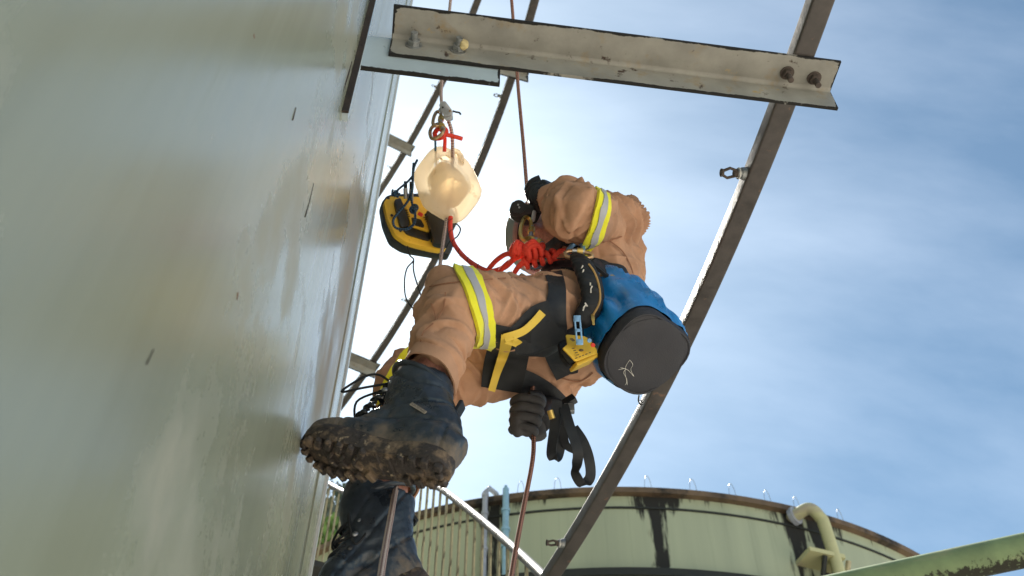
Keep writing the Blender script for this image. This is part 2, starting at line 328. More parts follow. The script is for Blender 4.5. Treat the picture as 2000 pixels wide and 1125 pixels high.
def rope_obj(name, pts, r, mat, parent=None, smooth_steps=6, n=10, per=1.0):
    """tube with UVs so the braid follows the rope"""
    pts = [V(p) for p in crom(pts, smooth_steps)]
    mb = MB().tube(pts, r, n, caps=True); me = bpy.data.meshes.new(name); me.from_pydata([tuple(v) for v in mb.v], [], mb.f)
    ln = [0]
    for i in range(1, len(pts)): ln.append(ln[-1] + (pts[i] - pts[i - 1]).length)
    uv = me.uv_layers.new(name='UVMap'); li = 0; k = 2 * math.pi * r
    for f in mb.f:
        if len(f) == 4:
            i, j = divmod(f[0], n)
            for (a, b) in ((i, j), (i, j + 1), (i + 1, j + 1), (i + 1, j)): uv.data[li].uv = (b / n * 8 * .7071 * 1.4142, ln[min(a, len(ln) - 1)] / k * 8 * per); li += 1
        else:
            for _ in f: li += 1
    return link(name, me, mat, parent, True)

# ------------------------------------------------------------------ ground, slope
GZ = -1.9
g = MB().add([(-400, -400, GZ), (400, -400, GZ), (400, 400, GZ), (-400, 400, GZ)], [(0, 1, 2, 3)]).build('ground', M['concrete'], smooth=False); tag(g, kind='structure')
hb = MB(); NX, NY = 40, 24
for j in range(NY + 1):
    for i in range(NX + 1):
        x = -75 + 67 * i / NX; y = 44 + 46 * j / NY
        u = i / NX; w = j / NY
        z = GZ - .3 + 27 * min(1, w * 2.0) * max(0, math.sin(math.pi * min(1, u * 1.0) )) ** .6 + 1.5 * NZ.noise(V((x * .1, y * .1, 0)))
        hb.v.append(V((x, y, z)))
hb.f = [(j * (NX + 1) + i, j * (NX + 1) + i + 1, (j + 1) * (NX + 1) + i + 1, (j + 1) * (NX + 1) + i) for j in range(NY) for i in range(NX)]
hill = hb.build('hill', M['hill']); tag(hill, kind='structure')

# ------------------------------------------------------------------ near tank
tk = thing('storage_tank', (TC.x, TC.y, GZ), 'huge glossy grey-green steel storage tank filling the left side', 'tank')
sb = MB(); NT, ZT = 720, 15.5
zs = [GZ, .0, 4.0, 8, 12, ZT]
for z in zs:
    for k in range(NT): sb.v.append(cylp(2 * math.pi * k / NT, TR, z))
for j in range(len(zs) - 1):
    for k in range(NT): k2 = (k + 1) % NT; sb.f.append((j * NT + k, j * NT + k2, (j + 1) * NT + k2, (j + 1) * NT + k))
sb.f.append(tuple(range((len(zs) - 1) * NT, len(zs) * NT)))
sb.build('shell', M['tank'], tk)
def shell_plate(name, y0, y1, z0, z1, t, mat, parent, r0=TR, nz=1, ny=10, edge=False):
    """curved plate lying on the shell between two y and two z"""
    def th(y): return math.asin((y - TC.y) / r0)
    mb = MB(); 
    for r in (r0 - .001, r0 + t):
        for j in range(nz + 1):
            for i in range(ny + 1): mb.v.append(cylp(th(y0 + (y1 - y0) * i / ny), r, z0 + (z1 - z0) * j / nz))
    a = (ny + 1) * (nz + 1); q = lambda l, j, i: l * a + j * (ny + 1) + i
    for j in range(nz):
        for i in range(ny):
            for l in (0, 1): mb.f.append((q(l, j, i), q(l, j, i + 1), q(l, j + 1, i + 1), q(l, j + 1, i)))
    for i in range(ny):
        for j in (0, nz): mb.f.append((q(0, j, i), q(0, j, i + 1), q(1, j, i + 1), q(1, j, i)))
    for j in range(nz):
        for i in (0, ny): mb.f.append((q(0, j, i), q(0, j + 1, i), q(1, j + 1, i), q(1, j, i)))
    return mb.build(name, mat, parent, smooth=30)
M['primer'] = pm('pale_primer_patch', (.50, .52, .52), .38, var=.12, vsc=8, stretch=(1, 1, .15), bump=.3, bsc=30, spec=.6, dirt=[((.06, .05, .04), .66, 12, (1, 1, .12))])
shell_plate('seam_strap', 1.96, 2.12, -.9, 9.0, .004, M['tank'], tk)
shell_plate('seam_strap', 2.34, 2.40, -.9, 9.0, .007, M['primer'], tk)
def shell_mark(name, pxs, r, mat):
    q = []
    for x, y in pxs: q.append(on_cyl(x, y, TR + .0002, far=False))
    MB().tube(q, r, 5, flat=.3).build(name, mat, tk)
M['scuff'] = pm('dark_scuff', (.05, .035, .03), .7, bump=0)
M['drip'] = pm('rust_drip', (.14, .05, .03), .7, bump=0)
shell_mark('scratch', [(613, 358), (604, 395), (595, 424)], [.0004, .0009, .0018], M['scuff'])
shell_mark('rust_drip', [(465, 572), (463, 586)], [.0022, .0012], M['drip'])
shell_mark('scratch', [(687, 120), (678, 150), (670, 180)], [.0012, .003, .0004], M['scuff'])
shell_mark('scratch', [(300, 682), (285, 712)], [.0006, .0012], M['scuff'])
shell_mark('scratch', [(578, 210), (571, 235)], [.0008, .0016], M['scuff'])
shell_mark('rust_drip', [(496, 68), (497, 74)], [.0018, .0014], M['drip'])

# ------------------------------------------------------------------ angle-iron brackets
def grid_slab(mb, o, X, Y, N, lx, ly, t, nx, ny):
    """slab lx*ly*t with gridded faces; returns vertex edge values (1 at Y=ly side and X ends)"""
    b = len(mb.v); att = []
    for l in (0, 1):
        for j in range(ny + 1):
            for i in range(nx + 1):
                mb.v.append(o + X * (lx * i / nx) + Y * (ly * j / ny) + N * (t * l))
                e = max(0, 1 - (ly - ly * j / ny) / .022); e = max(e, 1 - (lx * i / nx) / .02, 1 - (lx - lx * i / nx) / .02, 0); att.append(e)
    a = (nx + 1) * (ny + 1); q = lambda l, j, i: b + l * a + j * (nx + 1) + i
    for j in range(ny):
        for i in range(nx):
            for l in (0, 1): mb.f.append((q(l, j, i), q(l, j, i + 1), q(l, j + 1, i + 1), q(l, j + 1, i)))
    for i in range(nx):
        for j in (0, ny): mb.f.append((q(0, j, i), q(0, j, i + 1), q(1, j, i + 1), q(1, j, i)))
    for j in range(ny):
        for i in (0, nx): mb.f.append((q(0, j, i), q(0, j + 1, i), q(1, j + 1, i), q(1, j, i)))
    return att
def hexbolt(p, n, r=.011, ln=.03, parent=None, mat=None, nut=.010):
    S, B = basis(n); mb = MB()
    mb.tube([p, p + n * ln], r * .55, 12)
    bo = mb.build('bolt', mat, parent)
    nb = MB(); nb.tube([p + n * .002, p + n * (.002 + nut)], r, 6); nb.build('nut', mat, bo, smooth=False, bevel=.0008)
    wb = MB(); wb.tube([p + n * 0, p + n * .0025], r * 1.35, 16); wb.build('washer', mat, bo)
    return bo
ZB = 2.29
A0, A1 = V((-.294, 1.121, ZB)), V((.808, 1.270, ZB))
def bracket(A0, A1, leg, label, group=None, detail=True):
    X = (A1 - A0).normalized(); Zu = V((0, 0, 1)); Y = Zu.cross(X); Y.normalize()      # Y points away from the camera
    ln = (A1 - A0).length
    b = thing('support_bracket', A0, label, 'bracket', group)
    t = .008; mb = MB(); nx = 60 if detail else 10
    at = grid_slab(mb, A0, X, -Y, Zu, ln, leg, t, nx, 8)
    at += grid_slab(mb, A0 + Zu * (t) , X, -Zu, -Y, ln, leg + t, -t, nx, 8)
    me = mb.mesh(); set_attr(me, 'edge', at); link('angle_iron', me, M['beam'], b, 30)
    # inner fillet where the legs meet
    fb = MB(); k = .010
    prof = [(0, 0), (k, 0), (k * .45, k * .12), (k * .12, k * .45), (0, k)]
    fb.prism(prof, A0 + X * .002 + Zu * -.0003 + Y * -.0003, -Y, -Zu, X, ln - .004); fb.build('root_fillet', M['beam'], b)
    # gusset behind the vertical leg
    wx = TC.x + math.sqrt(TR ** 2 - (A0.y - TC.y) ** 2)
    gb = MB(); g0 = V((wx - .006, A0.y - .016, ZB * 0 + A0.z - .148)); gl = .315
    g0 = A0 - X * (A0.x - wx + .006) + Y * (t + .0015) + Zu * -.148
    at = grid_slab(gb, g0 + Zu * .160, X, -Zu, Y, gl + (A0.x - wx) * 0 + .032, .160, .010, 20, 12)
    me = gb.mesh(); set_attr(me, 'edge', at); link('gusset_plate', me, M['gusset'], b, 30)
    return b, X, Y
br, BX, BY = bracket(A0, A1, .083, 'near grey angle-iron bracket beam with bolts and flaking black edges, across the top', 'angle-iron brackets holding the spray pipes')
# wall flange the gusset is welded to
shell_plate('wall_plate', 1.105, 1.125, 1.90, 2.62, .013, M['gusset'], br, nz=4)
eb = MB()
for yy, z0, z1 in ((1.1035, 1.898, 2.622),):
    th = math.asin((yy - TC.y) / TR); th2 = math.asin((yy - .005 - TC.y) / TR)
    q = [cylp(th2, TR - .002, z0), cylp(th, TR - .002, z0), cylp(th, TR + .0145, z0), cylp(th2, TR + .0145, z0)]
    eb.add(q + [p + V((0, 0, z1 - z0)) for p in q], [(0, 1, 2, 3), (7, 6, 5, 4), (0, 1, 5, 4), (1, 2, 6, 5), (2, 3, 7, 6), (3, 0, 4, 7)])
M['rustedge'] = pm('rusted_edge', (.035, .024, .018), .8, var=.5, vsc=30, bump=.5, bsc=90, dirt=[((.30, .27, .22), .64, 16, (1, 1, .4))])
eb.build('rusted_edge', M['rustedge'], br)
for px, py in ((808, 88), (895, 98)):
    d = ray(px, py); n = BY; s = (A0 - BY * .0 ).dot(n) / d.dot(n); p = d * s
    hexbolt(p, -BY, .0155, .034, br, M['bolt'], .013)
    if px > 850:
        fm = MB(); fm.ball(p + BX * .012 - BY * .016 + V((0, 0, .0)), (.012, .013, .017), nu=18, nv=12); me = remesh(fm, .003, 2); displace(me, lambda c, n: .004 * NZ.noise(c * 120)); link('foam_lump', me, M['foam'], br)
for px, py in ((1537, 142), (1590, 152)):
    d = ray(px, py); p = d * (ZB / d.z)
    hexbolt(p, V((.05, .0, -1)).normalized(), .0135, .040, br, M['rustbolt'], .012)

# ------------------------------------------------------------------ spray pipes (rings round the tank) with nozzles
def ring_pipe(z, path, nozz, label, rad=.029):
    # the pipe lies level at height z; fit its plan curve (a shallow quadratic in y) to where it is seen
    q = [ray(*p) * (z / ray(*p).z) for p in path]; ym = sum(p.y for p in q) / len(q)
    S = [[sum((p.y - ym) ** (i + j) for p in q) for j in range(3)] + [sum(p.x * (p.y - ym) ** i for p in q)] for i in range(3)]
    for i in range(3):
        for j in range(3):
            if i != j:
                k = S[j][i] / S[i][i]; S[j] = [a - k * b for a, b in zip(S[j], S[i])]
    co = [S[i][3] / S[i][i] for i in range(3)]
    fx = lambda y: co[0] + co[1] * (y - ym) + co[2] * (y - ym) ** 2
    y0, y1 = min(p.y for p in q) - .9, max(p.y for p in q) + 1.2
    o = thing('spray_pipe', (fx(y0), y0, z), label, 'pipe', 'spray pipes ringing the tank')
    n = 70; ys = [y0 + (y1 - y0) * i / n for i in range(n + 1)]; MB().loft([(V((fx(y), y, z)), rad * .95, rad * .95) for y in ys], V((0, 0, 1)), 1, 40, 9.0).build('pipe', M['pipe'], o, 25)
    for (px, py, sc) in nozz:
        d = ray(px, py); p = d * (z / d.z); th = ang(p); c = V((fx(p.y), p.y, z))
        inn = V((-math.cos(th), -math.sin(th), -.12)).normalized(); tg = V((-math.sin(th), math.cos(th), 0)); s0 = c + inn * rad * .9
        nb = MB(); nb.tube([s0 - inn * .004, s0 + inn * .014, s0 + inn * .015, s0 + inn * .026], [.019, .017, .014, .014], 14)
        no_ = nb.build('nozzle', M['bolt'], o)
        nb = MB(); nb.tube([s0 + inn * .020, s0 + inn * .023], .0165, 14); nb.build('nozzle_collar', M['whitemark'], no_)
        nb = MB(); up = V((0, 0, 1))
        nb.tube([s0 + inn * .026, s0 + inn * .036], [.012, .009], 10)
        for s in (-1, 1): nb.tube([s0 + inn * .03 + tg * .009 * s, s0 + inn * .05 + tg * .016 * s, s0 + inn * .068 + tg * .006 * s], .0042, 8)
        nb.tube([s0 + inn * .066, s0 + inn * .072], [.011, .012], 10); nb.build('deflector', M['rustbolt'], no_)
    return o
ZR = ZB + .037; RR = 16.03
ring_pipe(ZR, [(1607, 0), (1527, 200), (1452, 380), (1345, 640), (1188, 950), (1082, 1110)], [(1462, 340, 1), (1100, 1062, 1)], 'thick near rust-brown spray pipe running diagonally on the right of the climber')
ring_pipe(8.1, [(1043, 10), (1000, 140), (940, 315), (853, 505), (795, 595), (672, 785)], [(805, 590, 1), (972, 190, 1)], 'middle rust-brown spray pipe running behind the milky jug and the yellow instrument', .036)
ring_pipe(12.4, [(930, 8), (862, 165), (815, 252), (757, 350)], [(858, 172, 1), (762, 330, 1)], 'thinnest highest spray pipe nearest the tank, above the yellow instrument', .045)
def far_bracket(px, py, z, label):
    d = ray(px, py); p = d * (z / d.z); th = ang(p); X = V((math.cos(th), math.sin(th), 0)); e = cylp(th, 16.03, z - .045) + X * .12
    s = cylp(th, TR + .02, z - .045)
    b = thing('support_bracket', s, label, 'bracket', 'angle-iron brackets holding the spray pipes'); Y = V((0, 0, 1)).cross(X)
    mb = MB(); at = grid_slab(mb, s, X, -Y, V((0, 0, 1)), (e - s).length, .11, .012, 12, 4); at += grid_slab(mb, s + V((0, 0, .012)), X, V((0, 0, -1)), -Y, (e - s).length, .122, -.012, 12, 4)
    me = mb.mesh(); set_attr(me, 'edge', at); link('angle_iron', me, M['beam'], b, 30)
    MB().box(s + X * .10 + Y * .012 - V((0, 0, .06)), (.13, .006, .09), (X, Y, V((0, 0, 1)))).build('gusset_plate', M['gusset'], b)
far_bracket(1005, 135, 8.1, 'rusty bracket end on the middle spray pipe, just under the near beam')
far_bracket(718, 712, 8.1, 'pale bracket on the middle spray pipe, left of the raised knee')
far_bracket(790, 287, 12.4, 'small bracket on the highest spray pipe, above the yellow instrument')

# ------------------------------------------------------------------ stair round the tank
RS = 16.05
pA, pB, pC, pD = on_cyl(1068, 1132, RS), on_cyl(862, 955, RS), on_cyl(712, 984, RS), on_cyl(636, 943, RS)
tA, tB, tC, tD = (ang(p) for p in (pA, pB, pC, pD))
slope = (pB.z - pA.z) / (tB - tA)
tL0 = tB + .055; zL = pB.z + slope * .05      # start of the landing
tL1 = tC - .035
slope2 = (pD.z - pC.z) / (tD - tC)
tE = tD + .16
prof = [(tA - .02, pA.z - slope * .02), (tA, pA.z), (tB, pB.z), (tL0, zL), (tL1, pC.z - .12), (tC, pC.z), (tD, pD.z), (tE, pD.z + slope2 * .16)]
def rail_z(t):
    for (a, za), (b, zb) in zip(prof, prof[1:]):
        if a <= t <= b: return za + (zb - za) * (t - a) / (b - a)
    return prof[-1][1]
stair = thing('spiral_stair', cylp(tA, RS, pA.z - 1), 'steel stair with handrail and mouldy balusters climbing round the tank below the boots', 'stairs')
n = 90; MB().tube([cylp(prof[0][0] + (tE - prof[0][0]) * i / n, RS, rail_z(prof[0][0] + (tE - prof[0][0]) * i / n)) for i in range(n + 1)], .024, 14).build('handrail', M['rail'], stair)
bal = None; t = tA - .01; step = .155 / RS
while t < tE:
    zt = rail_z(t) - .02; h = 1.0; c = cylp(t, RS, zt - h / 2); X = V((math.cos(t), math.sin(t), 0)); Y = V((-math.sin(t), math.cos(t), 0))
    if bal is None:
        bal = MB().box(c, (.005, .016, h / 2), (X, Y, V((0, 0, 1)))).build('baluster', M['mould'], stair, smooth=False, org=c)
        ob = bal; bal.data.transform(Matrix.Translation(ORG[stair] - c)); bal.location = c - ORG[stair]; tb0 = t
    else:
        ob = bal.copy(); COL.objects.link(ob); ob.parent = stair; ob.location = c - ORG[stair]; ob.rotation_euler = (0, 0, t - tb0)
    t += step
for dz, nm in ((-.98, 'stringer'), (-1.10, 'stringer')):
    m_ = 60; ta, tb = tC, tE
    mb = MB(); mb.tube([cylp(ta + (tb - ta) * i / m_, RS - .0, rail_z(ta + (tb - ta) * i / m_) + dz) for i in range(m_ + 1)], .028, 8); mb.build(nm, M['mould'], stair)
t = tC; trd = None
while t < tE:
    z = rail_z(t) - 1.12; X = V((math.cos(t), math.sin(t), 0)); Y = V((-math.sin(t), math.cos(t), 0)); c = cylp(t, 15.55, z)
    if trd is None:
        trd = MB().box(c, (.46, .13, .02), (X, Y, V((0, 0, 1)))).build('tread', M['tread'], stair, smooth=False); trd.data.transform(Matrix.Translation(ORG[stair] - c)); trd.location = c - ORG[stair]; tt0 = t
    else:
        ob = trd.copy(); COL.objects.link(ob); ob.parent = stair; ob.location = c - ORG[stair]; ob.rotation_euler = (0, 0, t - tt0)
    t += .27 / RS
# landing deck
mb = MB(); m_ = 12; dv = []
for i in range(m_ + 1):
    tt = tL0 + (tL1 - tL0) * i / m_
    for r in (TR + .05, RS): 
        for dz in (0, -.05): dv.append(cylp(tt, r, zL - 1.05 + dz))
fs = []
for i in range(m_):
    a = i * 4; b = a + 4; fs += [(a, b, b + 2, a + 2), (a + 1, a + 3, b + 3, b + 1), (a, a + 1, b + 1, b), (a + 2, b + 2, b + 3, a + 3)]
mb.add(dv, fs + [(0, 2, 3, 1), (m_ * 4, m_ * 4 + 1, m_ * 4 + 3, m_ * 4 + 2)]).build('landing_deck', M['tread'], stair, smooth=False)

# ------------------------------------------------------------------ far tank
FC, FR, FZ = V((1.634, 20.75, 0)), 8.25, 10.0
ft = thing('storage_tank', (FC.x, FC.y, GZ), 'round sage-green storage tank with black mould streaks behind at the bottom', 'tank')
fb = MB(); NA, NZZ = 288, 36; gr = []
zlo = GZ
sa = ang(on_cyl(1285, 1030, FR, FC, False), FC); sb_ = ang(on_cyl(1548, 1020, FR, FC, False), FC); sc_ = ang(on_cyl(1600, 1040, FR, FC, False), FC); sd = ang(on_cyl(968, 1000, FR, FC, False), FC)
zs = [zlo, 2, 5, 7] + [7 + 3.0 * i / NZZ for i in range(1, NZZ + 1)]
for z in zs:
    for k in range(NA):
        a = 2 * math.pi * k / NA - math.pi; fb.v.append(cylp(a, FR, z, FC)); g_ = 0
        for c0, w, s in ((sa, .03, .98), (sb_, .03, .85), (sc_, .036, .9), (sd, .034, .8)):
            dd = (a - c0 + math.pi) % (2 * math.pi) - math.pi; ww = w * (1 + 1.4 * max(0, (z - 9.4) / .6))
            if abs(dd) < ww * 3 and z > 8.3: g_ = max(g_, s * math.exp(-(dd / ww) ** 2) * (1.0 if z > 8.6 else .8))
        g_ = max(g_, .60 * max(0, (z - 9.35) / .65)); gr.append(g_)
for j in range(len(zs) - 1):
    for k in range(NA): k2 = (k + 1) % NA; fb.f.append((j * NA + k, j * NA + k2, (j + 1) * NA + k2, (j + 1) * NA + k))
me = fb.mesh(); set_attr(me, 'grime', gr); link('shell', me, M['sage'], ft)
def ring_prof(name, pr, mat):
    mb = MB(); n = 160
    for k in range(n):
        a = 2 * math.pi * k / n
        for (r, z) in pr: mb.v.append(cylp(a, r, z, FC))
    m_ = len(pr)
    for k in range(n):
        for i in range(m_): mb.f.append((k * m_ + i, k * m_ + (i + 1) % m_, ((k + 1) % n) * m_ + (i + 1) % m_, ((k + 1) % n) * m_ + i))
    return mb.build(name, mat, ft)
ring_prof('rim', [(8.24, 9.90), (8.36, 9.90), (8.36, 10.0), (8.24, 10.0)], M['rim'])
ring_prof('rim_bead', [(8.24, 9.66), (8.275, 9.66), (8.275, 9.69), (8.24, 9.69)], M['girder'])
ring_prof('wind_girder', [(8.24, 8.33), (8.50, 8.33), (8.50, 8.45), (8.24, 8.45)], M['girder'])
mb = MB(); nr = 96; mb.v = [cylp(2 * math.pi * k / nr, 8.24, 9.9, FC) for k in range(nr)] + [V((FC.x, FC.y, 10.6))]; mb.f = [(k, (k + 1) % nr, nr) for k in range(nr)]
mb.build('roof', M['sage'], ft)
for px in (1270, 1364, 1450, 1533, 1608, 1735, 1087, 1010):
    p = None
    for py in range(940, 1125):
        d = ray(px, py); q = d * (10.0 / d.z)
        if (q - V((FC.x, FC.y, 10))).length > 8.3: p = q; break
    a = ang(p, FC); w = .007; mb = MB(); mb.tube([V(x) for x in crom([cylp(a - w, 8.3, 9.98, FC), cylp(a - w * .7, 8.3, 10.18, FC), cylp(a, 8.3, 10.27, FC), cylp(a + w * .7, 8.3, 10.18, FC), cylp(a + w, 8.3, 9.98, FC)], 4)], .0045, 6); mb.build('wire_loop', M['steel'], ft)

def vert_pipe(px, pytop, r, mat, label, elbow):
    top = on_cyl(px, pytop, FR + .12, FC, False)
    o = thing('standpipe', V((top.x, top.y, GZ)), label, 'pipe', 'standpipes on the far tank')
    if elbow:
        pts = [V((top.x, top.y, GZ)), V((top.x, top.y, top.z - .12)), V((top.x, top.y, top.z)), top + V((.06, .02, .10)), top + V((.16, .1, .06)), top + V((.42, .3, -.42))]
    else: pts = [V((top.x, top.y, GZ)), V((top.x, top.y, top.z))]
    MB().tube(pts, r, 12).build('pipe', mat, o)
    for z in (9.0, 9.65, 10.0 if elbow else 9.3): MB().tube([V((top.x, top.y, z)), V((top.x, top.y, z + .05))], r * 1.35, 12).build('clamp', mat, o); MB().box((top.x, top.y + .08, z + .02), (.03, .10, .02)).build('stay', M['girder'], o)
    if not elbow: MB().tube([top, top + V((0, 0, .06))], r * .5, 8).build('cap', mat, o)
vert_pipe(948, 962, .043, M['greypipe'], 'grey-lilac standpipe with bent top on the far tank', True)
vert_pipe(988, 955, .05, M['bluepipe'], 'pale blue standpipe on the far tank', False)
q0 = on_cyl(1545, 1012, FR, FC, False); a = ang(q0, FC); rad_ = V((math.cos(a), math.sin(a), 0)); tg = V((-math.sin(a), math.cos(a), 0))
ov = thing('overflow_pipe', q0, 'yellow-green bent overflow pipe on the right of the far tank', 'pipe')
e1 = q0 + rad_ * .22
MB().tube([V(x) for x in crom([q0 - rad_ * .05, q0 + rad_ * .1 + tg * .04, q0 + rad_ * .28 + tg * .16 + V((0, 0, .02)), q0 + rad_ * .32 + tg * .28 + V((0, 0, -.12)), q0 + rad_ * .32 + tg * .34 + V((0, 0, -.45)), q0 + rad_ * .32 + tg * .36 + V((0, 0, -2.4))], 6)], .095, 16).build('pipe', M['limepipe'], ov)
MB().tube([q0 + rad_ * .03 + tg * .01, q0 + rad_ * .10 + tg * .04], .15, 14).build('flange', M['greypipe'], ov)
MB().box(q0 + rad_ * .18 + tg * .18 + V((0, 0, -.86)), (.30, .22, .035), (tg, rad_, V((0, 0, 1)))).build('pipe_clamp', M['limepipe'], ov)
MB().tube([q0 + rad_ * .36 + tg * .15 + V((0, 0, -.9)), q0 - rad_ * .02 + tg * .1 + V((0, 0, -1.6))], .04, 8).build('stay', M['girder'], ov)
MB().tube([q0 + rad_ * .36 + tg * .55 + V((0, 0, -.9)), q0 - rad_ * .02 + tg * .5 + V((0, 0, -1.6))], .04, 8).build('stay', M['mould'], ov)

# mossy pipe at the lower right
d0, d1 = ray(1600, 1160), ray(2000, 1075); h = 3.0; g0, g1 = d0 * (h / d0.z), d1 * (h / d1.z); dv_ = (g1 - g0)
gp = thing('mossy_pipe', g0, 'thick green mossy pipe with flaking red paint in the bottom right corner', 'pipe')
mb = MB(); nn = 60; pts = [g0 - dv_ * .6 + dv_ * (2.6 * i / nn) for i in range(nn + 1)]; mb.tube(pts, .083, 48)
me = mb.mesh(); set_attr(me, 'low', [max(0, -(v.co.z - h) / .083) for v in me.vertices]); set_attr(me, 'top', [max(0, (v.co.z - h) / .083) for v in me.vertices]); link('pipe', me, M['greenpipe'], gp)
for k in (-.58, 1.98):
    c = g0 + dv_ * k; MB().tube([V((c.x, c.y, GZ)), V((c.x, c.y, h - .06))], .06, 12).build('post', M['greenpipe'], gp)

# ------------------------------------------------------------------ trees on the slope
def tree(px, pytop, y, hgt, rad, leaf, label):
    d = ray(px, pytop); top = d * (y / d.y); base = V((top.x, top.y, top.z - hgt)); o = thing('tree', base, label, 'tree', 'trees on the slope')
    tb = MB(); tb.tube([base + V((0, 0, -4)), base + V((.1, 0, hgt * .4)), base + V((-.1, .1, hgt * .85))], [.34, .24, .08], 8)
    cl = []
    for k in range(16):
        a = random.uniform(0, 6.28); f = random.uniform(.12, .92); rr = rad * math.sin(math.pi * min(1, f * .9 + .12)) * random.uniform(.5, 1.0)
        c = base + V((math.cos(a) * rr, math.sin(a) * rr, hgt * f)); cl.append((c, rad * random.uniform(.28, .45)))
        if k % 2: tb.tube([base + V((0, 0, hgt * max(.1, f - .15))), c], [.1, .03], 5)
    cl.append((base + V((0, 0, hgt * .94)), rad * .35))
    tb.build('trunk', M['bark'], o); lb = MB()
    for c, r in cl:
        for _ in range(150):
            v = V((random.gauss(0, 1), random.gauss(0, 1), random.gauss(0, 1))); v.normalize(); p = c + v * r * random.uniform(.55, 1.08); s = random.uniform(.12, .26)
            A = V((random.gauss(0, 1), random.gauss(0, 1), random.gauss(0, 1))).normalized(); S, B = basis(A)
            lb.add([p - S * s, p - B * s * .6, p + S * s, p + B * s * .6], [(0, 1, 2, 3)])
    lb.build('crown', leaf, o, smooth=False)
tree(652, 958, 52, 11, 3.6, M['leaf_a'], 'tall dark tree on the slope, seen through the leftmost balusters')
tree(688, 962, 55, 12, 3.4, M['leaf_a'], 'dark tree on the slope beside the lower boot laces')
tree(668, 995, 49, 10, 3.2, M['leaf_b'], 'grey-green tree on the slope behind the balusters')
tree(650, 1028, 46.5, 8, 2.8, M['leaf_c'], 'bright green bush low on the slope just above the far tank rim')
tree(700, 1020, 47, 9, 2.8, M['leaf_a'], 'small dark tree low on the slope right of the bright green bush')
tree(620, 985, 54, 12, 3.6, M['leaf_a'], 'dark tree on the slope half hidden by the near tank edge')
tree(730, 985, 56, 11, 3.2, M['leaf_b'], 'grey-green tree on the slope hidden behind the lower boot')

# ------------------------------------------------------------------ the climber
hipL, hipR = V((.13, 1.665, 1.875)), V((.13, 1.80, 1.895))
HL = P(866, 938, 1.83); TL_ = (P(572, 894, 1.965) - HL).normalized(); UL_ = V((-.06, .10, 1)); UL_ = (UL_ - TL_ * UL_.dot(TL_)).normalized()
LEANL, LEANR = .080, -.105
ankR = V((-.258, 1.70, 1.335)); TR_ = V((-.70, -.24, -.67)).normalized(); UR_ = V((0, -.05, 1)); UR_ = (UR_ - TR_ * UR_.dot(TR_)).normalized(); HRt = ankR - (TR_ * (.066 + LEANR) + UR_ * .215) * .97
kneeL, ankL = P(892, 606, 2.21), HL + TL_ * (.066 + LEANL) + UL_ * .215
kneeR = V((-.25, 1.75, 1.72))
shL, elL, wrL = V((.285, 1.665, 2.245)), P(1132, 420, 2.50), P(1085, 388, 2.80)
shR, elR, wrR = V((.27, 1.93, 2.20)), V((.165, 1.92, 2.0)), V((.09, 1.86, 1.75))
LAT = V((0, 1, .0))
climber = thing('person', (0.14, 1.75, 1.74), 'climber in tan coveralls, black boots and harness hanging on ropes beside the tank', 'person')
def lerp(a, b, t): return a + (b - a) * t
def trousers_keys(hip, knee, ank, r, cuff):
    d1 = (knee - hip); d2 = (ank - knee)
    c = lerp(knee, ank, cuff)
    return [(hip, r * 1.12, r * 1.12), (lerp(hip, knee, .35), r * 1.02, r * 1.02), (lerp(hip, knee, .72), r * .90, r * .90), (knee + (-d1.normalized() + d2.normalized()) * -.012, r * .88, r * .86), (lerp(knee, c, .35), r * .74, r * .74), (lerp(knee, c, .72), r * .62, r * .62), (c, r * .56, r * .56)]
cm = MB()
torso = [((.155, 1.73, 1.785), .085, .075), ((.15, 1.73, 1.83), .14, .112), ((.155, 1.735, 1.90), .155, .122), ((.185, 1.75, 1.98), .165, .118), ((.225, 1.76, 2.10), .18, .125), ((.252, 1.775, 2.22), .185, .118), ((.262, 1.785, 2.305), .15, .09), ((.24, 1.79, 2.365), .075, .07)]
cm.loft(torso, LAT, 6, 28, 2.3)
cm.loft(trousers_keys(hipL, kneeL, ankL, .094, .76), LAT, 6, 24)
cm.loft(trousers_keys(hipR, kneeR, ankR, .091, .78), LAT, 6, 24)
cm.loft([(lerp(shL, V((.25, 1.78, 2.24)), .5), .085, .08), (shL, .082, .080), (lerp(shL, elL, .5), .074, .072), (elL, .074, .072), (lerp(elL, wrL, .5), .066, .064), (lerp(elL, wrL, .93), .050, .052)], LAT, 6, 22)
cm.loft([(lerp(shR, V((.25, 1.78, 2.2)), .5), .08, .08), (shR, .08, .08), (lerp(shR, elR, .5), .07, .07), (elR, .066, .066), (lerp(elR, wrR, .5), .058, .058), (lerp(elR, wrR, .92), .046, .046)], LAT, 6, 20)
cov = remesh(cm, .0042, 9, .5)
SEGS = [(hipL, kneeL, .11), (kneeL, ankL, .1), (hipR, kneeR, .11), (kneeR, ankR, .1), (shL, elL, .1), (elL, wrL, .1), (V((.15, 1.75, 1.74)), V((.26, 1.78, 2.33)), .2)]
JOINTS = [(hipL, .13), (kneeL, .10), (kneeR, .10), (elL, .11), (shL, .12), (lerp(kneeL, ankL, .6), .10), (lerp(kneeR, ankR, .6), .1), (V((.19, 1.75, 2.0)), .2), (V((.24, 1.7, 2.14)), .16)]
def seg_of(c):
    best = None
    for i, (a, b, r) in enumerate(SEGS):
        d = b - a; t = max(-.1, min(1.1, (c - a).dot(d) / d.length_squared)); q = (c - (a + d * t)).length / r
        if best is None or q < best[0]: best = (q, i, t, d)
    return best
BANDS = []
FOLD = []
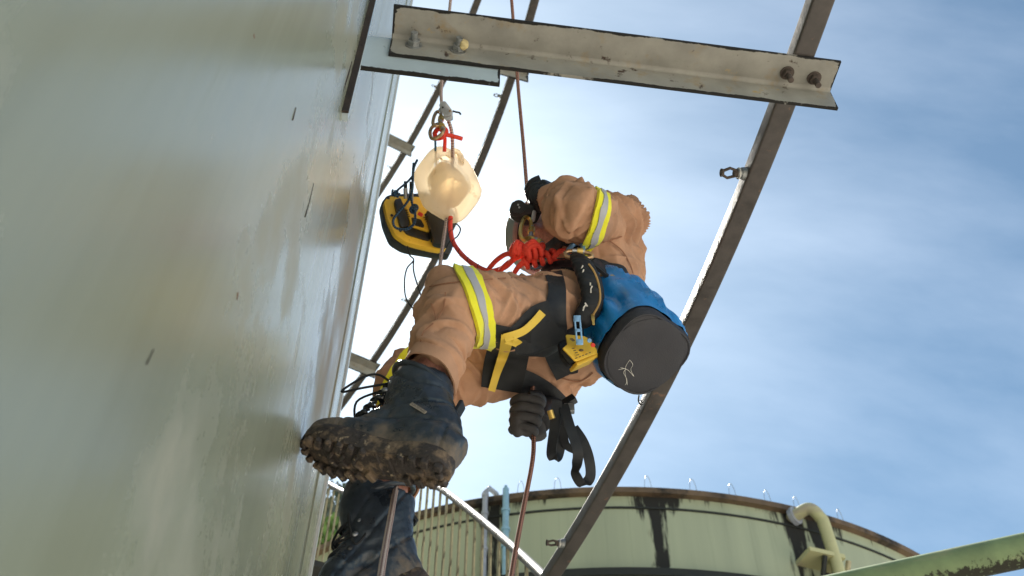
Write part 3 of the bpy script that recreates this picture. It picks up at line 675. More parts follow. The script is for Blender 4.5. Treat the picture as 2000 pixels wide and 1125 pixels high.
for i_, (a_, b_, r_) in enumerate(SEGS):
    dn = (b_ - a_).normalized(); tl = [V((.3, .1, -.5)), V((.35, -.2, .3)), V((.2, .2, -.4)), V((.3, 0, .2)), V((-.2, .4, .5)), V((.5, .2, -.3)), V((.35, .1, -.25))][i_]
    A1_ = (dn + tl * .8).normalized(); S_, B_ = basis(A1_, LAT); A2_ = (dn - tl * .7).normalized(); S2_, B2_ = basis(A2_, LAT)
    FOLD.append((A1_, S_, B_, A2_, S2_, B2_))
def wrinkle(c, n):
    w = .42
    for j, r in JOINTS: w = max(w, math.exp(-((c - j).length / (r * 1.25)) ** 2) * 1.2)
    for p_, ax_ in BANDS:
        d_ = c - p_
        if d_.length < .16: w *= 1 - .75 * math.exp(-(d_.dot(ax_) / .036) ** 2)
    ws = []
    for i, (a, b, r) in enumerate(SEGS):
        d = b - a; t = max(0, min(1, (c - a).dot(d) / d.length_squared)); q = (c - (a + d * t)).length / r; ws.append(math.exp(-q * q * 4.5))
    tot = sum(ws) + 1e-9; h = 0; wp = V((NZ.noise(c * 8), NZ.noise(c * 8 + V((9, 2, 5))), NZ.noise(c * 8 + V((4, 7, 1))))) * .022; cw_ = c + wp
    for i, k in enumerate(ws):
        k /= tot
        if k < .03: continue
        A, S_, B_, A2, S2, B2 = FOLD[i]; z = .7 if i == 6 else 1.0; o = i * 6.3
        n1 = NZ.noise(V((cw_.dot(A) * 21 * z + o, cw_.dot(S_) * 5.2, cw_.dot(B_) * 5.2)))
        n2 = NZ.noise(V((cw_.dot(A2) * 30 * z + o, cw_.dot(S2) * 7 + 5, cw_.dot(B2) * 7)))
        r1, r2 = max(0, 1 - abs(n1) * 3.0), max(0, 1 - abs(n2) * 3.2)
        h += k * (w * (.7 if i in (1, 3) else .8 if i == 6 else 1.25) * (.024 * r1 ** 1.6 + .012 * r2 ** 1.5 + .020 * n1 - .006 * math.exp(-((abs(n1) - .30) / .05) ** 2)))
    return h + .012 * NZ.noise(c * 9 + V((3, 1, 4))) - .009
_b1 = (lerp(hipL, kneeL, .84) + V((0, 0, -.01)), ((kneeL - hipL).normalized() * .8 + V((-.05, .50, .25))).normalized())
_b2 = (lerp(kneeR, ankR, .02) + V((.02, 0, 0)), V((-.75, .2, .35)).normalized())
_b3 = (P(1166, 420, 2.50), V((-.93, -.22, .05)).normalized())
BANDS += [_b1, _b2, _b3]
displace(cov, wrinkle)
def smooth_copy(me, it):
    o = bpy.data.objects.new('tmp', me.copy()); COL.objects.link(o); sm = o.modifiers.new('s', 'SMOOTH'); sm.iterations = it; sm.factor = .5
    dg = bpy.context.evaluated_depsgraph_get(); n = bpy.data.meshes.new_from_object(o.evaluated_get(dg)); bpy.data.objects.remove(o); return n
# body beneath the clothes, one continuous skin
HU = V((-.85, .30, .43)).normalized(); HF = V((-.35, -.75, -.55)); HF = (HF - HU * HF.dot(HU)).normalized(); HS = HF.cross(HU)
HC = P(1068, 464, 2.97)
bm_ = MB()
bm_.loft([(V(k[0]), k[1] * .8, k[2] * .8) for k in torso[1:]], LAT, 4, 20)
for (h, k, a) in ((hipL, kneeL, ankL), (hipR, kneeR, ankR)):
    bm_.loft([(h, .075, .075), (lerp(h, k, .5), .066, .066), (k, .048, .048), (lerp(k, a, .35), .042, .042), (lerp(k, a, .8), .039, .038), (a, .040, .038), (a + (a - k).normalized() * .05, .038, .04)], LAT, 5, 18)
for (s, e, w_) in ((shL, elL, wrL), (shR, elR, wrR)):
    bm_.loft([(lerp(s, V((.25, 1.78, 2.22)), .5), .06, .06), (s, .058, .058), (e, .042, .042), (w_, .028, .026), (w_ + (w_ - e).normalized() * .03, .03, .02)], LAT, 5, 16)
bm_.loft([(V((.245, 1.79, 2.31)), .062, .062), (lerp(V((.245, 1.79, 2.33)), HC, .55), .056, .056), (HC - HF * .02, .055, .06)], LAT, 5, 18)
ax = (HS, HF, HU)
bm_.ball(HC + HU * .035 - HF * .012, (.074, .095, .088), ax, 24, 16)            # skull
bm_.ball(HC - HU * .035 + HF * .030, (.058, .066, .072), ax, 20, 14)            # face and jaw
bm_.ball(HC - HU * .082 + HF * .062, (.026, .022, .02), ax, 12, 8)              # chin
bm_.loft([(HC + HF * .088 + HU * .018, .009, .010), (HC + HF * .108 - HU * .014, .014, .014), (HC + HF * .098 - HU * .026, .013, .010)], HS, 4, 10)   # nose
for s in (-1, 1):
    bm_.ball(HC + HS * .073 * s - HU * .012 - HF * .005, (.011, .022, .032), ax, 10, 8)      # ears
    bm_.ball(HC + HS * .032 * s + HF * .074 + HU * .012, (.014, .012, .010), ax, 10, 8)      # eyes
bm_.ball(HC + HF * .088 - HU * .052, (.022, .010, .007), ax, 10, 6)             # lips
body = remesh(bm_, .006, 3); link('body', body, M['stubble'], climber)
COV = link('coverall', cov, M['tan'], climber)
covs = smooth_copy(cov, 30)
cw = [v.co + ORG[climber] for v in covs.vertices]
BV = BVHTree.FromPolygons(cw, [tuple(p.vertices) for p in covs.polygons])
def band(name, parent, p, axis, w0, w1, rmax, off, mat, bvh_mesh=None, thick=.0025):
    """strip of cloth following the coverall between two parallel planes"""
    bvh_mesh = bvh_mesh or covs; bm = bmesh.new(); bm.from_mesh(bvh_mesh); o = ORG[climber]; axis = axis.normalized(); p = p - o
    rm = [f for f in bm.faces if (f.calc_center_median() - p).length > rmax * 1.6]; bmesh.ops.delete(bm, geom=rm, context='FACES')
    for w_, fl in ((w0, -1), (w1, 1)):
        bmesh.ops.bisect_plane(bm, geom=bm.verts[:] + bm.edges[:] + bm.faces[:], plane_co=p + axis * w_, plane_no=axis * fl, clear_outer=True)
    rm = [f for f in bm.faces if (f.calc_center_median() - p).length > rmax]; bmesh.ops.delete(bm, geom=rm, context='FACES')
    bm.normal_update()
    bm.verts.index_update(); vs2 = list(bm.verts); n_ = len(vs2); mb = MB(); mb.v = [v.co + v.normal * (off + .004) + o for v in vs2] + [v.co + v.normal * (off + .004 - thick - .006) + o for v in vs2]
    for f in bm.faces:
        q = tuple(v.index for v in f.verts); mb.f += [q, tuple(x + n_ for x in reversed(q))]
    for e in bm.edges:
        if len(e.link_faces) == 1: a, b = (v.index for v in e.verts); mb.f.append((a, b, b + n_, a + n_))
    bm.free(); return mb.build(name, mat, parent, 60)
def hivis(p, axis, rmax, w=.023, parent=COV):
    b = band('reflective_band', parent, p, axis, -w, w, rmax, .007, M['lime'])
    band('grey_stripe', parent, p, axis, -w * .36, w * .36, rmax, .0095, M['silver'])
hivis(lerp(hipL, kneeL, .84) + V((0, 0, -.01)), (kneeL - hipL).normalized() * .8 + V((-.05, .50, .25)), .14)
hivis(lerp(kneeR, ankR, .02) + V((.02, 0, 0)), V((-.75, .2, .35)), .125)
hivis(_b3[0], _b3[1], .15, .019)

def raysurf(px, py, off):
    d = ray(px, py).normalized(); h = BV.ray_cast(V((0, 0, 0)), d, 6)
    return None if h[0] is None else (h[0] - d * (off + .004), h[1])
def ribbon(name, parent, path, width, off, mat, thick=.004, n=10, across=6, depth=None):
    """strap lying on the coverall: centre line in pixels + width in pixels, dropped onto the cloth"""
    pts = crom([tuple(q) + ((width,) if not isinstance(width, (list, tuple)) else (width[i],)) for i, q in enumerate(path)], n)
    rows = []; last = None
    for i, q in enumerate(pts):
        a, b = pts[max(i - 1, 0)], pts[min(i + 1, len(pts) - 1)]; t = V((b[0] - a[0], b[1] - a[1])); t.normalize(); nx, ny = -t.y, t.x; row = []
        for k in range(across + 1):
            w_ = (k / across - .5) * q[2]; r_ = raysurf(q[0] + nx * w_, q[1] + ny * w_, off); row.append(r_[0] if r_ else None)
        ok = [p for p in row if p is not None]
        if not ok:
            if last is None: continue
            dm = sum((p.dot(CF) for p in last)) / len(last); ok = [P(q[0], q[1], dm)]
        dm = sum(p.dot(CF) for p in ok) / len(ok)
        row = [p if p is not None and abs(p.dot(CF) - dm) < .09 else P(q[0] + nx * (k / across - .5) * q[2], q[1] + ny * (k / across - .5) * q[2], dm) for k, p in enumerate(row)]
        last = row; rows.append(row)
    # straps bridge small folds: smooth the depth along and across, never sinking below the cloth by much
    D = [[p.dot(CF) for p in r] for r in rows]; D0 = [r[:] for r in D]
    for _ in range(14):
        E_ = [r[:] for r in D]
        for i in range(len(rows)):
            for k in range(across + 1):
                nb = [E_[a][b] for a, b in ((i - 1, k), (i + 1, k), (i, k - 1), (i, k + 1)) if 0 <= a < len(rows) and 0 <= b <= across]
                D[i][k] = min(D0[i][k] + .004, E_[i][k] * .4 + .6 * sum(nb) / len(nb))
    mb = MB(); m_ = across + 1; nr_ = len(rows)
    for i in range(nr_): mb.v += [p * (D[i][k] / D0[i][k]) for k, p in enumerate(rows[i])]
    mb.v += [v + v.normalized() * thick for v in mb.v]; h_ = nr_ * m_
    for i in range(nr_ - 1):
        for k in range(across):
            q = (i * m_ + k, i * m_ + k + 1, (i + 1) * m_ + k + 1, (i + 1) * m_ + k); mb.f += [q, tuple(x + h_ for x in reversed(q))]
        for k in (0, across): mb.f.append((i * m_ + k, (i + 1) * m_ + k, (i + 1) * m_ + k + h_, i * m_ + k + h_))
    for i in (0, nr_ - 1):
        for k in range(across): mb.f.append((i * m_ + k, i * m_ + k + 1, i * m_ + k + 1 + h_, i * m_ + k + h_))
    return mb.build(name, mat, parent, 45)

# open trouser hems
for k_, a_, cf, r_ in ((kneeL, ankL, .76, .058), (kneeR, ankR, .78, .056)):
    c_ = lerp(k_, ankL if k_ is kneeL else ankR, cf); dn = (a_ - k_).normalized(); S_, B_ = basis(dn, LAT); hm = MB(); n_ = 40; rows_ = ((-.055, 0), (-.03, .002), (-.01, .004), (.012, .006), (.020, .007), (.020, .003), (.0, .0), (-.055, -.004))
    for z_, dr_ in rows_:
        for k in range(n_):
            an = 2 * math.pi * k / n_; w_ = .005 * NZ.noise(V((math.cos(an) * 1.6, math.sin(an) * 1.6, k_.x * 9))) + .004 * math.cos(2 * an)
            hm.v.append(c_ + dn * (z_ + .012 * math.cos(an - 1.0) * (z_ > -.02)) + (S_ * math.cos(an) + B_ * math.sin(an)) * (r_ + dr_ + w_))
    for j in range(len(rows_) - 1):
        for k in range(n_): hm.f.append((j * n_ + k, j * n_ + (k + 1) % n_, (j + 1) * n_ + (k + 1) % n_, (j + 1) * n_ + k))
    hm.build('trouser_hem', M['tan'], COV, 50)

# stitched seams and pocket edges on the cloth
for pa in ([(838, 560), (880, 552), (960, 545), (1060, 535), (1078, 520)], [(842, 592), (850, 625), (826, 650), (818, 690)], [(1190, 470), (1215, 490), (1232, 520), (1238, 545)], [(1110, 470), (1150, 478), (1190, 470), (1215, 462)], [(1085, 735), (1130, 745), (1158, 728)], [(870, 570), (866, 600), (850, 630)]):
    ribbon('stitched_seam', COV, pa, 2.6, .004, M['thread'], .002, 8, 2)

# ------------------------------------------------------------------ harness
HN = thing('climbing_harness', (.18, 1.75, 1.95), 'black climbing harness with yellow trimmed leg loops worn by the climber', 'harness')
band('waist_belt', HN, V((.185, 1.75, 1.985)), V((.22, .02, .97)), -.032, .032, .215, .008, M['web'], thick=.006)
band('leg_loop', HN, lerp(hipL, kneeL, .17), (kneeL - hipL).normalized() + V((.55, -.1, .55)), -.026, .026, .135, .007, M['web'], thick=.006)
ribbon('leg_strap', HN, [(1078, 525), (1088, 560), (1085, 600), (1078, 640), (1085, 690), (1105, 735)], [34, 34, 42, 60, 44, 40], .010, M['web'], .006)
ribbon('leg_pad', HN, [(1000, 668), (1030, 656), (1062, 636), (1092, 622)], [52, 72, 88, 80], .012, M['pad'], .008)
ribbon('leg_pad', HN, [(1002, 640), (994, 680), (985, 722), (978, 762)], [74, 82, 84, 78], .012, M['pad'], .008)
ribbon('trim', HN, [(1060, 610), (1042, 630), (1020, 648), (985, 660)], [16, 15, 15, 16], .022, M['ytrim'], .003)
ribbon('trim', HN, [(992, 656), (984, 690), (970, 730), (960, 764)], [26, 20, 15, 14], .022, M['ytrim'], .003)
ribbon('trim', HN, [(990, 662), (1005, 668), (1018, 675), (1032, 683)], [20, 17, 14, 9], .0225, M['ytrim'], .003)
ribbon('seat_strap', HN, [(1000, 738), (1040, 752), (1072, 772), (1098, 792)], [50, 44, 42, 34], .013, M['web'], .005)
ribbon('side_strap', HN, [(1090, 700), (1120, 720), (1100, 690)], [26, 24, 20], .012, M['web'], .005)
def strap3(name, pts, w, parent, mat, thick=.0025, hint=None, steps=8):
    """free hanging webbing: flat ribbon along a 3D path, width along a turning side vector"""
    q = crom([tuple(p) + tuple(s) for p, s in pts], steps); mb = MB(); m_ = len(q)
    for i, c in enumerate(q):
        p = V(c[:3]); s = V(c[3:6]).normalized(); t = (V(q[min(i + 1, m_ - 1)][:3]) - V(q[max(i - 1, 0)][:3])).normalized(); s = (s - t * s.dot(t)).normalized(); nn = t.cross(s)
        mb.v += [p - s * w / 2 - nn * thick / 2, p + s * w / 2 - nn * thick / 2, p + s * w / 2 + nn * thick / 2, p - s * w / 2 + nn * thick / 2]
    for i in range(m_ - 1):
        for k in range(4): mb.f.append((i * 4 + k, i * 4 + (k + 1) % 4, (i + 1) * 4 + (k + 1) % 4, (i + 1) * 4 + k))
    mb.f += [(0, 3, 2, 1), tuple((m_ - 1) * 4 + k for k in range(4))]
    return mb.build(name, mat, parent, 40)
SX, SV = V((1, 0, 0)), V((.35, -.6, .2))
strap3('hanging_strap', [(P(1088, 782, 2.36), SX), (P(1084, 830, 2.34), V((.9, -.2, 0))), (P(1077, 880, 2.33), V((.8, -.5, 0))), (P(1082, 894, 2.33), V((.7, .6, 0))), (P(1092, 886, 2.36), V((.7, .5, 0))), (P(1097, 845, 2.37), V((.9, .3, 0))), (P(1094, 800, 2.38), SX)], .024, HN, M['web'])
strap3('hanging_strap', [(P(1100, 790, 2.36), SX), (P(1112, 830, 2.32), V((1, .1, 0))), (P(1128, 880, 2.29), V((1, .2, .1))), (P(1127, 905, 2.29), V((.8, -.5, 0))), (P(1124, 925, 2.29), V((.4, -.9, .1))), (P(1138, 946, 2.30), V((.7, -.6, 0))), (P(1153, 930, 2.31), V((.9, .3, 0))), (P(1150, 895, 2.32), V((1, .1, 0))), (P(1138, 862, 2.33), V((1, 0, 0))), (P(1120, 835, 2.35), SX)], .024, HN, M['web'])
strap3('hanging_strap', [(P(1098, 830, 2.35), SX), (P(1105, 868, 2.36), V((.6, -.5, 0))), (P(1125, 880, 2.37), V((.2, -.8, .2)))], .02, HN, M['web'])
MB().box(P(1106, 788, 2.40), (.026, .010, .010), (V((.8, -.2, .5)).normalized(), V((.3, .9, .1)).normalized(), V((-.45, .1, .85)).normalized())).build('buckle', M['blackplastic'], HN, bevel=.003)
MB().box(P(1112, 798, 2.38), (.012, .007, .012)).build('buckle', M['steel'], HN, bevel=.002)
MB().tube([P(1074, 802, 2.34), P(1079, 818, 2.335)], .0075, 14).build('sleeve', M['gold'], HN)
strap3('gear_loop', [(P(1160, 508, 2.50), V((0, .3, 1))), (P(1200, 545, 2.50), V((0, .3, 1))), (P(1232, 585, 2.56), V((.2, .3, 1))), (P(1240, 610, 2.62), V((.3, .3, 1)))], .045, HN, M['web'], .006)
strap3('gear_loop', [(P(1132, 500, 2.47), V((0, 0, 1))), (P(1165, 522, 2.44), V((0, .2, 1))), (P(1198, 552, 2.46), V((0, .2, 1))), (P(1222, 590, 2.52), V((0, .2, 1)))], .014, HN, M['pad'], .008)
MB().tube([P(1214, 572, 2.475), P(1214, 572, 2.460)], .018, 18).build('ring', M['blackplastic'], HN)

# ------------------------------------------------------------------ boots
def boot(H0, T, U, mirror, lean, sc):
    """local: x heel->toe, y outward, z up; .31 m long"""
    T = T.normalized(); U = (U - T * U.dot(T)).normalized(); S = U.cross(T) * mirror
    fr = lambda x, y, z: H0 + (T * x + S * y + U * z) * sc
    bt = fr(0, 0, 0); ub = MB(); L = lambda k: [(fr(*p), a * sc, b * sc) for p, a, b in k]
    sidev = S
    foot = [((-.002, 0, .062), .024, .034), ((.03, 0, .066), .038, .042), ((.08, 0, .066), .040, .046), ((.13, .0, .068), .041, .044), ((.18, .002, .064), .047, .039), ((.225, .003, .060), .050, .035), ((.265, .002, .058), .047, .032), ((.292, .0, .054), .037, .026), ((.308, 0, .050), .018, .014)]
    ub.loft(L(foot), sidev, 5, 24, 2.4)
    lx = lambda z: lean * max(0, (z - .06) / .168) ** 1.2
    shaft = [((.062, 0, .07), .042, .066), ((.076 + lx(.11), 0, .11), .043, .074), ((.080 + lx(.15), 0, .15), .046, .072), ((.076 + lx(.19), 0, .19), .050, .070), ((.072 + lx(.228), 0, .228), .054, .070)]
    ub.loft(L(shaft), sidev, 5, 24, 2.2)
    tongue = [((.095 + lx(.14), 0, .15), .036, .036), ((.165, 0, .118), .038, .034), ((.20, 0, .09), .036, .024)]
    ub.loft(L(tongue), sidev, 4, 16)
    me = remesh(ub, .0045, 5)
    inv = lambda c: ((c - H0).dot(T) / sc, (c - H0).dot(S) / sc, (c - H0).dot(U) / sc)
    for v in me.vertices:
        x, y, z = inv(v.co); k_ = max(0, min(1, (z - .14) / .085)); v.co += U * (.34 * (x - .066 - lean) * k_ * k_)
    me.update()
    def fold(c, n):
        x, y, z = inv(c); f = 1 - abs(NZ.noise(V((x * 14 + z * 22, z * 34 - x * 16, y * 10)))) * 2
        w = .0034 * math.exp(-((x - .12) / .10) ** 2 - ((z - .13) / .05) ** 2) * f
        groove = 0
        for g_ in (abs(z - .205 - .02 * math.cos(x * 25)), abs(z - .152 + (x - .07) * .35), abs(z - .100 + (x - .1) * .10) + (0 if x < .2 else 1), abs(x - .235 - (z - .06) * .1) + (0 if z > .045 else 1), abs(x - .03 - (z - .1) * .15) + (0 if z < .12 else 1)):
            groove = max(groove, math.exp(-(g_ / .0028) ** 2))
        return w - .0042 * groove + .0014 * NZ.noise(c * 70) + .0012 * NZ.noise(c * 24)
    displace(me, fold)
    set_attr(me, 'mud', [max(0, min(1, 1.15 - inv(v.co)[2] / .11 + .45 * max(0, (inv(v.co)[0] - .2) / .1))) for v in me.vertices])
    b = link('boot', me, M['boot'], climber)
    # padded collar
    cp = [fr(.072 + lean + .069 * math.cos(a), .052 * math.sin(a), .228 + .30 * .061 * math.cos(a)) for a in [2 * math.pi * i / 28 for i in range(29)]]
    MB().tube(cp, .0065, 10, caps=False).build('collar', M['boot'], b)
    # panels stitched on the side
    wf = lambda x: 0.001 + (.0355 if x < .12 else 0) if False else 0
    def outline(o, n=9):
        pr = [(-.006, .000), (.002, .020), (.02, .034), (.055, .040), (.10, .037), (.14, .038), (.18, .047), (.225, .054), (.265, .050), (.295, .034), (.311, .014), (.314, 0)]
        pts = crom([(x, y + o * (y > 0)) for x, y in pr], n // 3); top = [(x - (o if x < .01 else 0) * .0, y) for x, y in pts]; return top + [(x, -y * .93) for x, y in reversed(top[1:-1])]
    sm = MB(); ol = outline(.002); n_ = len(ol); lv = [(.012, .94), (.018, 1.0), (.030, 1.02), (.038, 1.03), (.046, .98), (.050, .93)]
    spring = lambda x: .012 * max(0, (x - .2) / .11) ** 2
    for z, s in lv: sm.v += [fr(.15 + (x - .15) * (s if s < 1 else 1), y * s, z + spring(x)) for x, y in ol]
    for j in range(len(lv) - 1):
        for k in range(n_): sm.f.append((j * n_ + k, j * n_ + (k + 1) % n_, (j + 1) * n_ + (k + 1) % n_, (j + 1) * n_ + k))
    sm.f += [tuple(reversed(range(n_))), tuple((len(lv) - 1) * n_ + k for k in range(n_))]
    so_ = sm.build('sole', M['sole'], b, 40)
    lug = []
    def half(x):
        for (a, ya), (c, yc) in zip(HWP, HWP[1:]):
            if a <= x <= c: return ya + (yc - ya) * (x - a) / (c - a)
        return 0
    HWP = [(-.006, .0), (.002, .02), (.02, .034), (.055, .040), (.10, .037), (.14, .038), (.18, .047), (.225, .054), (.265, .050), (.295, .034), (.311, .014), (.314, 0)]
    def lugb(x0, y0, x1, y1, wd, h=.013):
        a, c = fr(x0, y0, .0135 + spring(x0)), fr(x1, y1, .0135 + spring(x1)); dx = (c - a); ln_ = dx.length; dx.normalize(); dy = U.cross(dx)
        MB().box((a + c) / 2 - U * (h / 2 - .002), (ln_ / 2, wd / 2, h / 2), (dx, dy, U)).build('lug', M['sole'], so_, 40, bevel=.0022, seg=1)
    for x in (.155, .178, .201, .224, .247, .268):
        for s in (-1, 1):
            h_ = half(x) * (.97 if s > 0 else .92); lugb(x, s * h_, x + .012, s * h_ * .52, .0135)
    for x in (.18, .207, .234): lugb(x - .004, -.017, x + .010, 0, .008, .010); lugb(x + .010, 0, x - .004, .017, .008, .010)
    for a in (-60, -30, 0, 30, 60):
        r_ = math.radians(a); lugb(.270 + .024 * math.cos(r_), .034 * math.sin(r_) * 1.0, .270 + .038 * math.cos(r_), .040 * math.sin(r_), .013)
    for x in (.008, .032, .056, .080):
        for s in (-1, 1): h_ = half(x + .004) * .95; lugb(x, s * h_, x + .004, s * h_ * .45, .0155)
    lugb(.012, -.008, .012, .008, .014); lugb(.05, -.010, .05, .010, .012, .010); lugb(.112, -.03, .112, .03, .012, .008); lugb(.135, -.028, .135, .028, .008, .006)
    # laces up the front
    for i in range(6):
        t = i / 5; z = .104 + .105 * t; x = .203 - .070 * t + lx(z) * .95; xo = x + .016; zo = z + .012; w_ = .026
        p = [fr(x - .006, -w_, z + .002), fr(xo, -w_ * .4, zo), fr(xo + .002, w_ * .4, zo + .004), fr(x - .012, w_, z + .016)]
        MB().tube([V(q) for q in crom(p, 4)], .0028, 7).build('lace', M['lace'], b)
        p2 = [fr(x - .006, w_, z + .002), fr(xo + .003, w_ * .4, zo), fr(xo + .004, -w_ * .4, zo + .004), fr(x - .012, -w_, z + .016)]
        MB().tube([V(q) for q in crom(p2, 4)], .0028, 7).build('lace', M['lace'], b)
        for s in (-1, 1):
            c = fr(x - .010, s * .034, z + .002); MB().ball(c, (.0075, .004, .0055), (T, S, U), 10, 6).build('lace_hook', M['lacehook'] if i > 2 else M['blackplastic'], b)
    _fr = fr; fr = lambda x, y, z: _fr(x + lean * .95 + .016, y, z); top = fr(.125, 0, .222)
    for s, (a1, a2) in ((1, ((.20, .030, .19), (.175, .045, .14))), (-1, ((.17, -.03, .20), (.19, -.035, .15)))):
        MB().tube([V(q) for q in crom([top, fr(.15, s * .02, .222), fr(*a1), fr(*a2), fr(.150, s * .036, .165), fr(.132, s * .012, .205), top], 6)], .0026, 7).build('lace', M['lace'], b)
    MB().tube([V(q) for q in crom([top, fr(.15, .01, .20), fr(.17, .03, .165), fr(.178, .04, .12)], 5)], .0024, 7).build('lace', M['lace'], b)
    # woven label with lettering on the side that shows
    tv = [v.co + ORG[b] for v in me.vertices]; tb = BVHTree.FromPolygons(tv, [tuple(p.vertices) for p in me.polygons])
    if lean > 0:
        hp_ = [tb.ray_cast(V((0, 0, 0)), ray(x, y).normalized(), 5) for x, y in ((803, 790), (832, 808))]
        if all(h[0] for h in hp_):
            X_ = (hp_[1][0] - hp_[0][0]); wl = X_.length; X_.normalize(); N_ = (hp_[0][1] + hp_[1][1]).normalized(); Y_ = N_.cross(X_).normalized(); N_ = X_.cross(Y_); mid = (hp_[0][0] + hp_[1][0]) / 2 + N_ * .0025
            lb_ = MB().box(mid, (wl / 2, .0035, .0008), (X_, Y_, N_)).build('label_tag', M['tagcloth'], b)
            fc = bpy.data.curves.new('txt', 'FONT'); fc.body = 'NON METALLIC'; fc.size = .0058; fc.align_x = 'CENTER'; fc.align_y = 'CENTER'; fo = bpy.data.objects.new('txt', fc); COL.objects.link(fo)
            tm = bpy.data.meshes.new_from_object(fo.evaluated_get(bpy.context.evaluated_depsgraph_get())); bpy.data.objects.remove(fo)
            k_ = (wl * .92) / max(1e-4, max(v.co.x for v in tm.vertices) * 2); R_ = Matrix((X_, Y_, N_)).transposed().to_4x4()
            tm.transform(Matrix.Translation(mid + N_ * .0012) @ R_ @ Matrix.Diagonal((k_, 1, 1, 1))); link('lettering', tm, M['redfleck'], b, False)
    # pull tab at the heel
    MB().box(_fr(.000 + lx(.165), 0, .165), (.004, .012, .024), (T, S, U)).build('pull_tab', M['web'], b, bevel=.002)
    return b
boot(HL, TL_, UL_, -1, LEANL, 1.045)
boot(HRt, TR_, UR_, -1, LEANR, .97)

# ------------------------------------------------------------------ gloves, helmet, mask
def fist(name, c, up, front, parent, sc=1.0, mir=1, mats=('glove', 'glovedark')):
    """closed hand round a vertical rope: up = along the rope towards the thumb, front = where the fingers show"""
    up = up.normalized(); front = (front - up * front.dot(up)).normalized(); sd = up.cross(front) * mir
    q = lambda f, s, u: c + (front * f + sd * s + up * u) * sc
    pb = MB(); pb.loft([(q(-.012, .030, -.044), .020 * sc, .016 * sc), (q(-.022, .022, -.012), .026 * sc, .024 * sc), (q(-.020, .020, .022), .024 * sc, .024 * sc), (q(-.012, .018, .044), .018 * sc, .016 * sc)], sd, 5, 16)
    pb.ball(q(-.002, -.026, -.006), (.027 * sc, .021 * sc, .046 * sc), (front, sd, up)); pb.ball(q(-.002, -.004, -.002), (.022 * sc, .022 * sc, .046 * sc), (front, sd, up)); pb.loft([(q(-.02, -.03, 0), .03 * sc, .02 * sc), (q(-.026, 0, .0), .034 * sc, .022 * sc), (q(-.020, .03, .0), .03 * sc, .02 * sc)], up, 4, 14)
    me = remesh(pb, .004, 4); root = link(name, me, M[mats[0]], parent)
    for i in range(4):
        u = .034 - .0215 * i; r = (.0118, .0122, .0114, .0098)[i] * sc; o = (.003, .005, .001, -.007)[i]
        p = [q(-.026, -.030, u), q(-.004 + o, -.037, u + .001), q(.020 + o, -.024, u + .002), (q(.029 + o, -.002, u - .002)), q(.024 + o, .018 - .003 * i, u - .005), q(.004, .024 - .003 * i, u - .006)]
        MB().tube([V(x) for x in crom(p, 5)], [r * (.92 + .14 * math.exp(-((k - 9) / 2.2) ** 2) + .12 * math.exp(-((k - 17) / 2.0) ** 2) - (.1 if k > 21 else 0)) for k in range(26)], 12).build('finger', M[mats[0]], root)
    p = [q(-.020, .026, .020), q(.004, .026, .042), q(.016, .012, .050), q(.020, -.010, .048)]
    MB().tube([V(x) for x in crom(p, 5)], [.0135 * sc - .0002 * k * sc for k in range(16)], 12).build('thumb', M[mats[1]], root)
    return root
FST = P(1034, 815, 2.44)
gr_ = fist('glove', FST, V((.05, -.42, .9)), V((.30, -.85, -.42)), climber, 1.04, 1)
gb = MB().tube([V(x) for x in crom([FST + V((.02, .02, -.0)), lerp(FST, wrR, .6), wrR + V((.02, .02, .02))], 5)], .033, 14); gb.build('glove_cuff', M['glovedark'], gr_)
FSL = P(1060, 385, 2.82)
gl_ = fist('glove', FSL, V((-.2, .0, 1)), V((-.75, .62, .1)), climber, 1.0, -1, ('glovedark', 'glovedark'))
MB().tube([FSL + V((.01, -.01, -.01)), lerp(FSL, wrL, .5), lerp(elL, wrL, .9)], .034, 14).build('glove_cuff', M['glovedark'], gl_)
# safety helmet: dome, ribbed inner brim, liner
def dome(name, c, up, fw, r, mat, parent, lo=-.05, r0=1.0, nv=10, nu=32, thick=.004):
    up = up.normalized(); fw = (fw - up * fw.dot(up)).normalized(); sd = up.cross(fw); mb = MB()
    for j in range(nv + 1):
        a = lo + (math.pi / 2 - .02 - lo) * j / nv
        for k in range(nu): b_ = 2 * math.pi * k / nu; mb.v.append(c + (fw * (r[0] * math.cos(b_)) + sd * (r[1] * math.sin(b_))) * math.cos(a) + up * r[2] * math.sin(a))
    for j in range(nv):
        for k in range(nu): mb.f.append((j * nu + k, j * nu + (k + 1) % nu, (j + 1) * nu + (k + 1) % nu, (j + 1) * nu + k))
    mb.f.append(tuple(nv * nu + k for k in range(nu)))
    me = mb.mesh(); bm = bmesh.new(); bm.from_mesh(me); bmesh.ops.solidify(bm, geom=bm.faces[:], thickness=thick); bm.to_mesh(me); bm.free(); return link(name, me, mat, parent, 50)
hel = dome('helmet', HC + HU * .045, HU, HF, (.116, .106, .072), M['helmet'], climber)
def oval(c, rx, ry, r, n=40): 
    fw, sd = HF, HS
    return [c + fw * (rx * math.cos(2 * math.pi * k / n)) + sd * (ry * math.sin(2 * math.pi * k / n)) for k in range(n + 1)]
MB().tube(oval(HC + HU * .040, .115, .105, 0), .007, 8, caps=False).build('brim', M['pinkgrey'], hel)
for k in range(40):
    a = 2 * math.pi * k / 40; p = HC + HU * .041 + HF * (.109 * math.cos(a)) + HS * (.099 * math.sin(a)); MB().ball(p, (.004, .005, .007), nu=8, nv=5).build('rib', M['pinkgrey'], hel)
MB().tube(oval(HC + HU * .044, .100, .090, 0), .007, 8, caps=False).build('liner', M['blackplastic'], hel)
MB().tube(oval(HC + HU * .050, .089, .080, 0), .009, 8, caps=False).build('sweatband', M['orange'], hel)
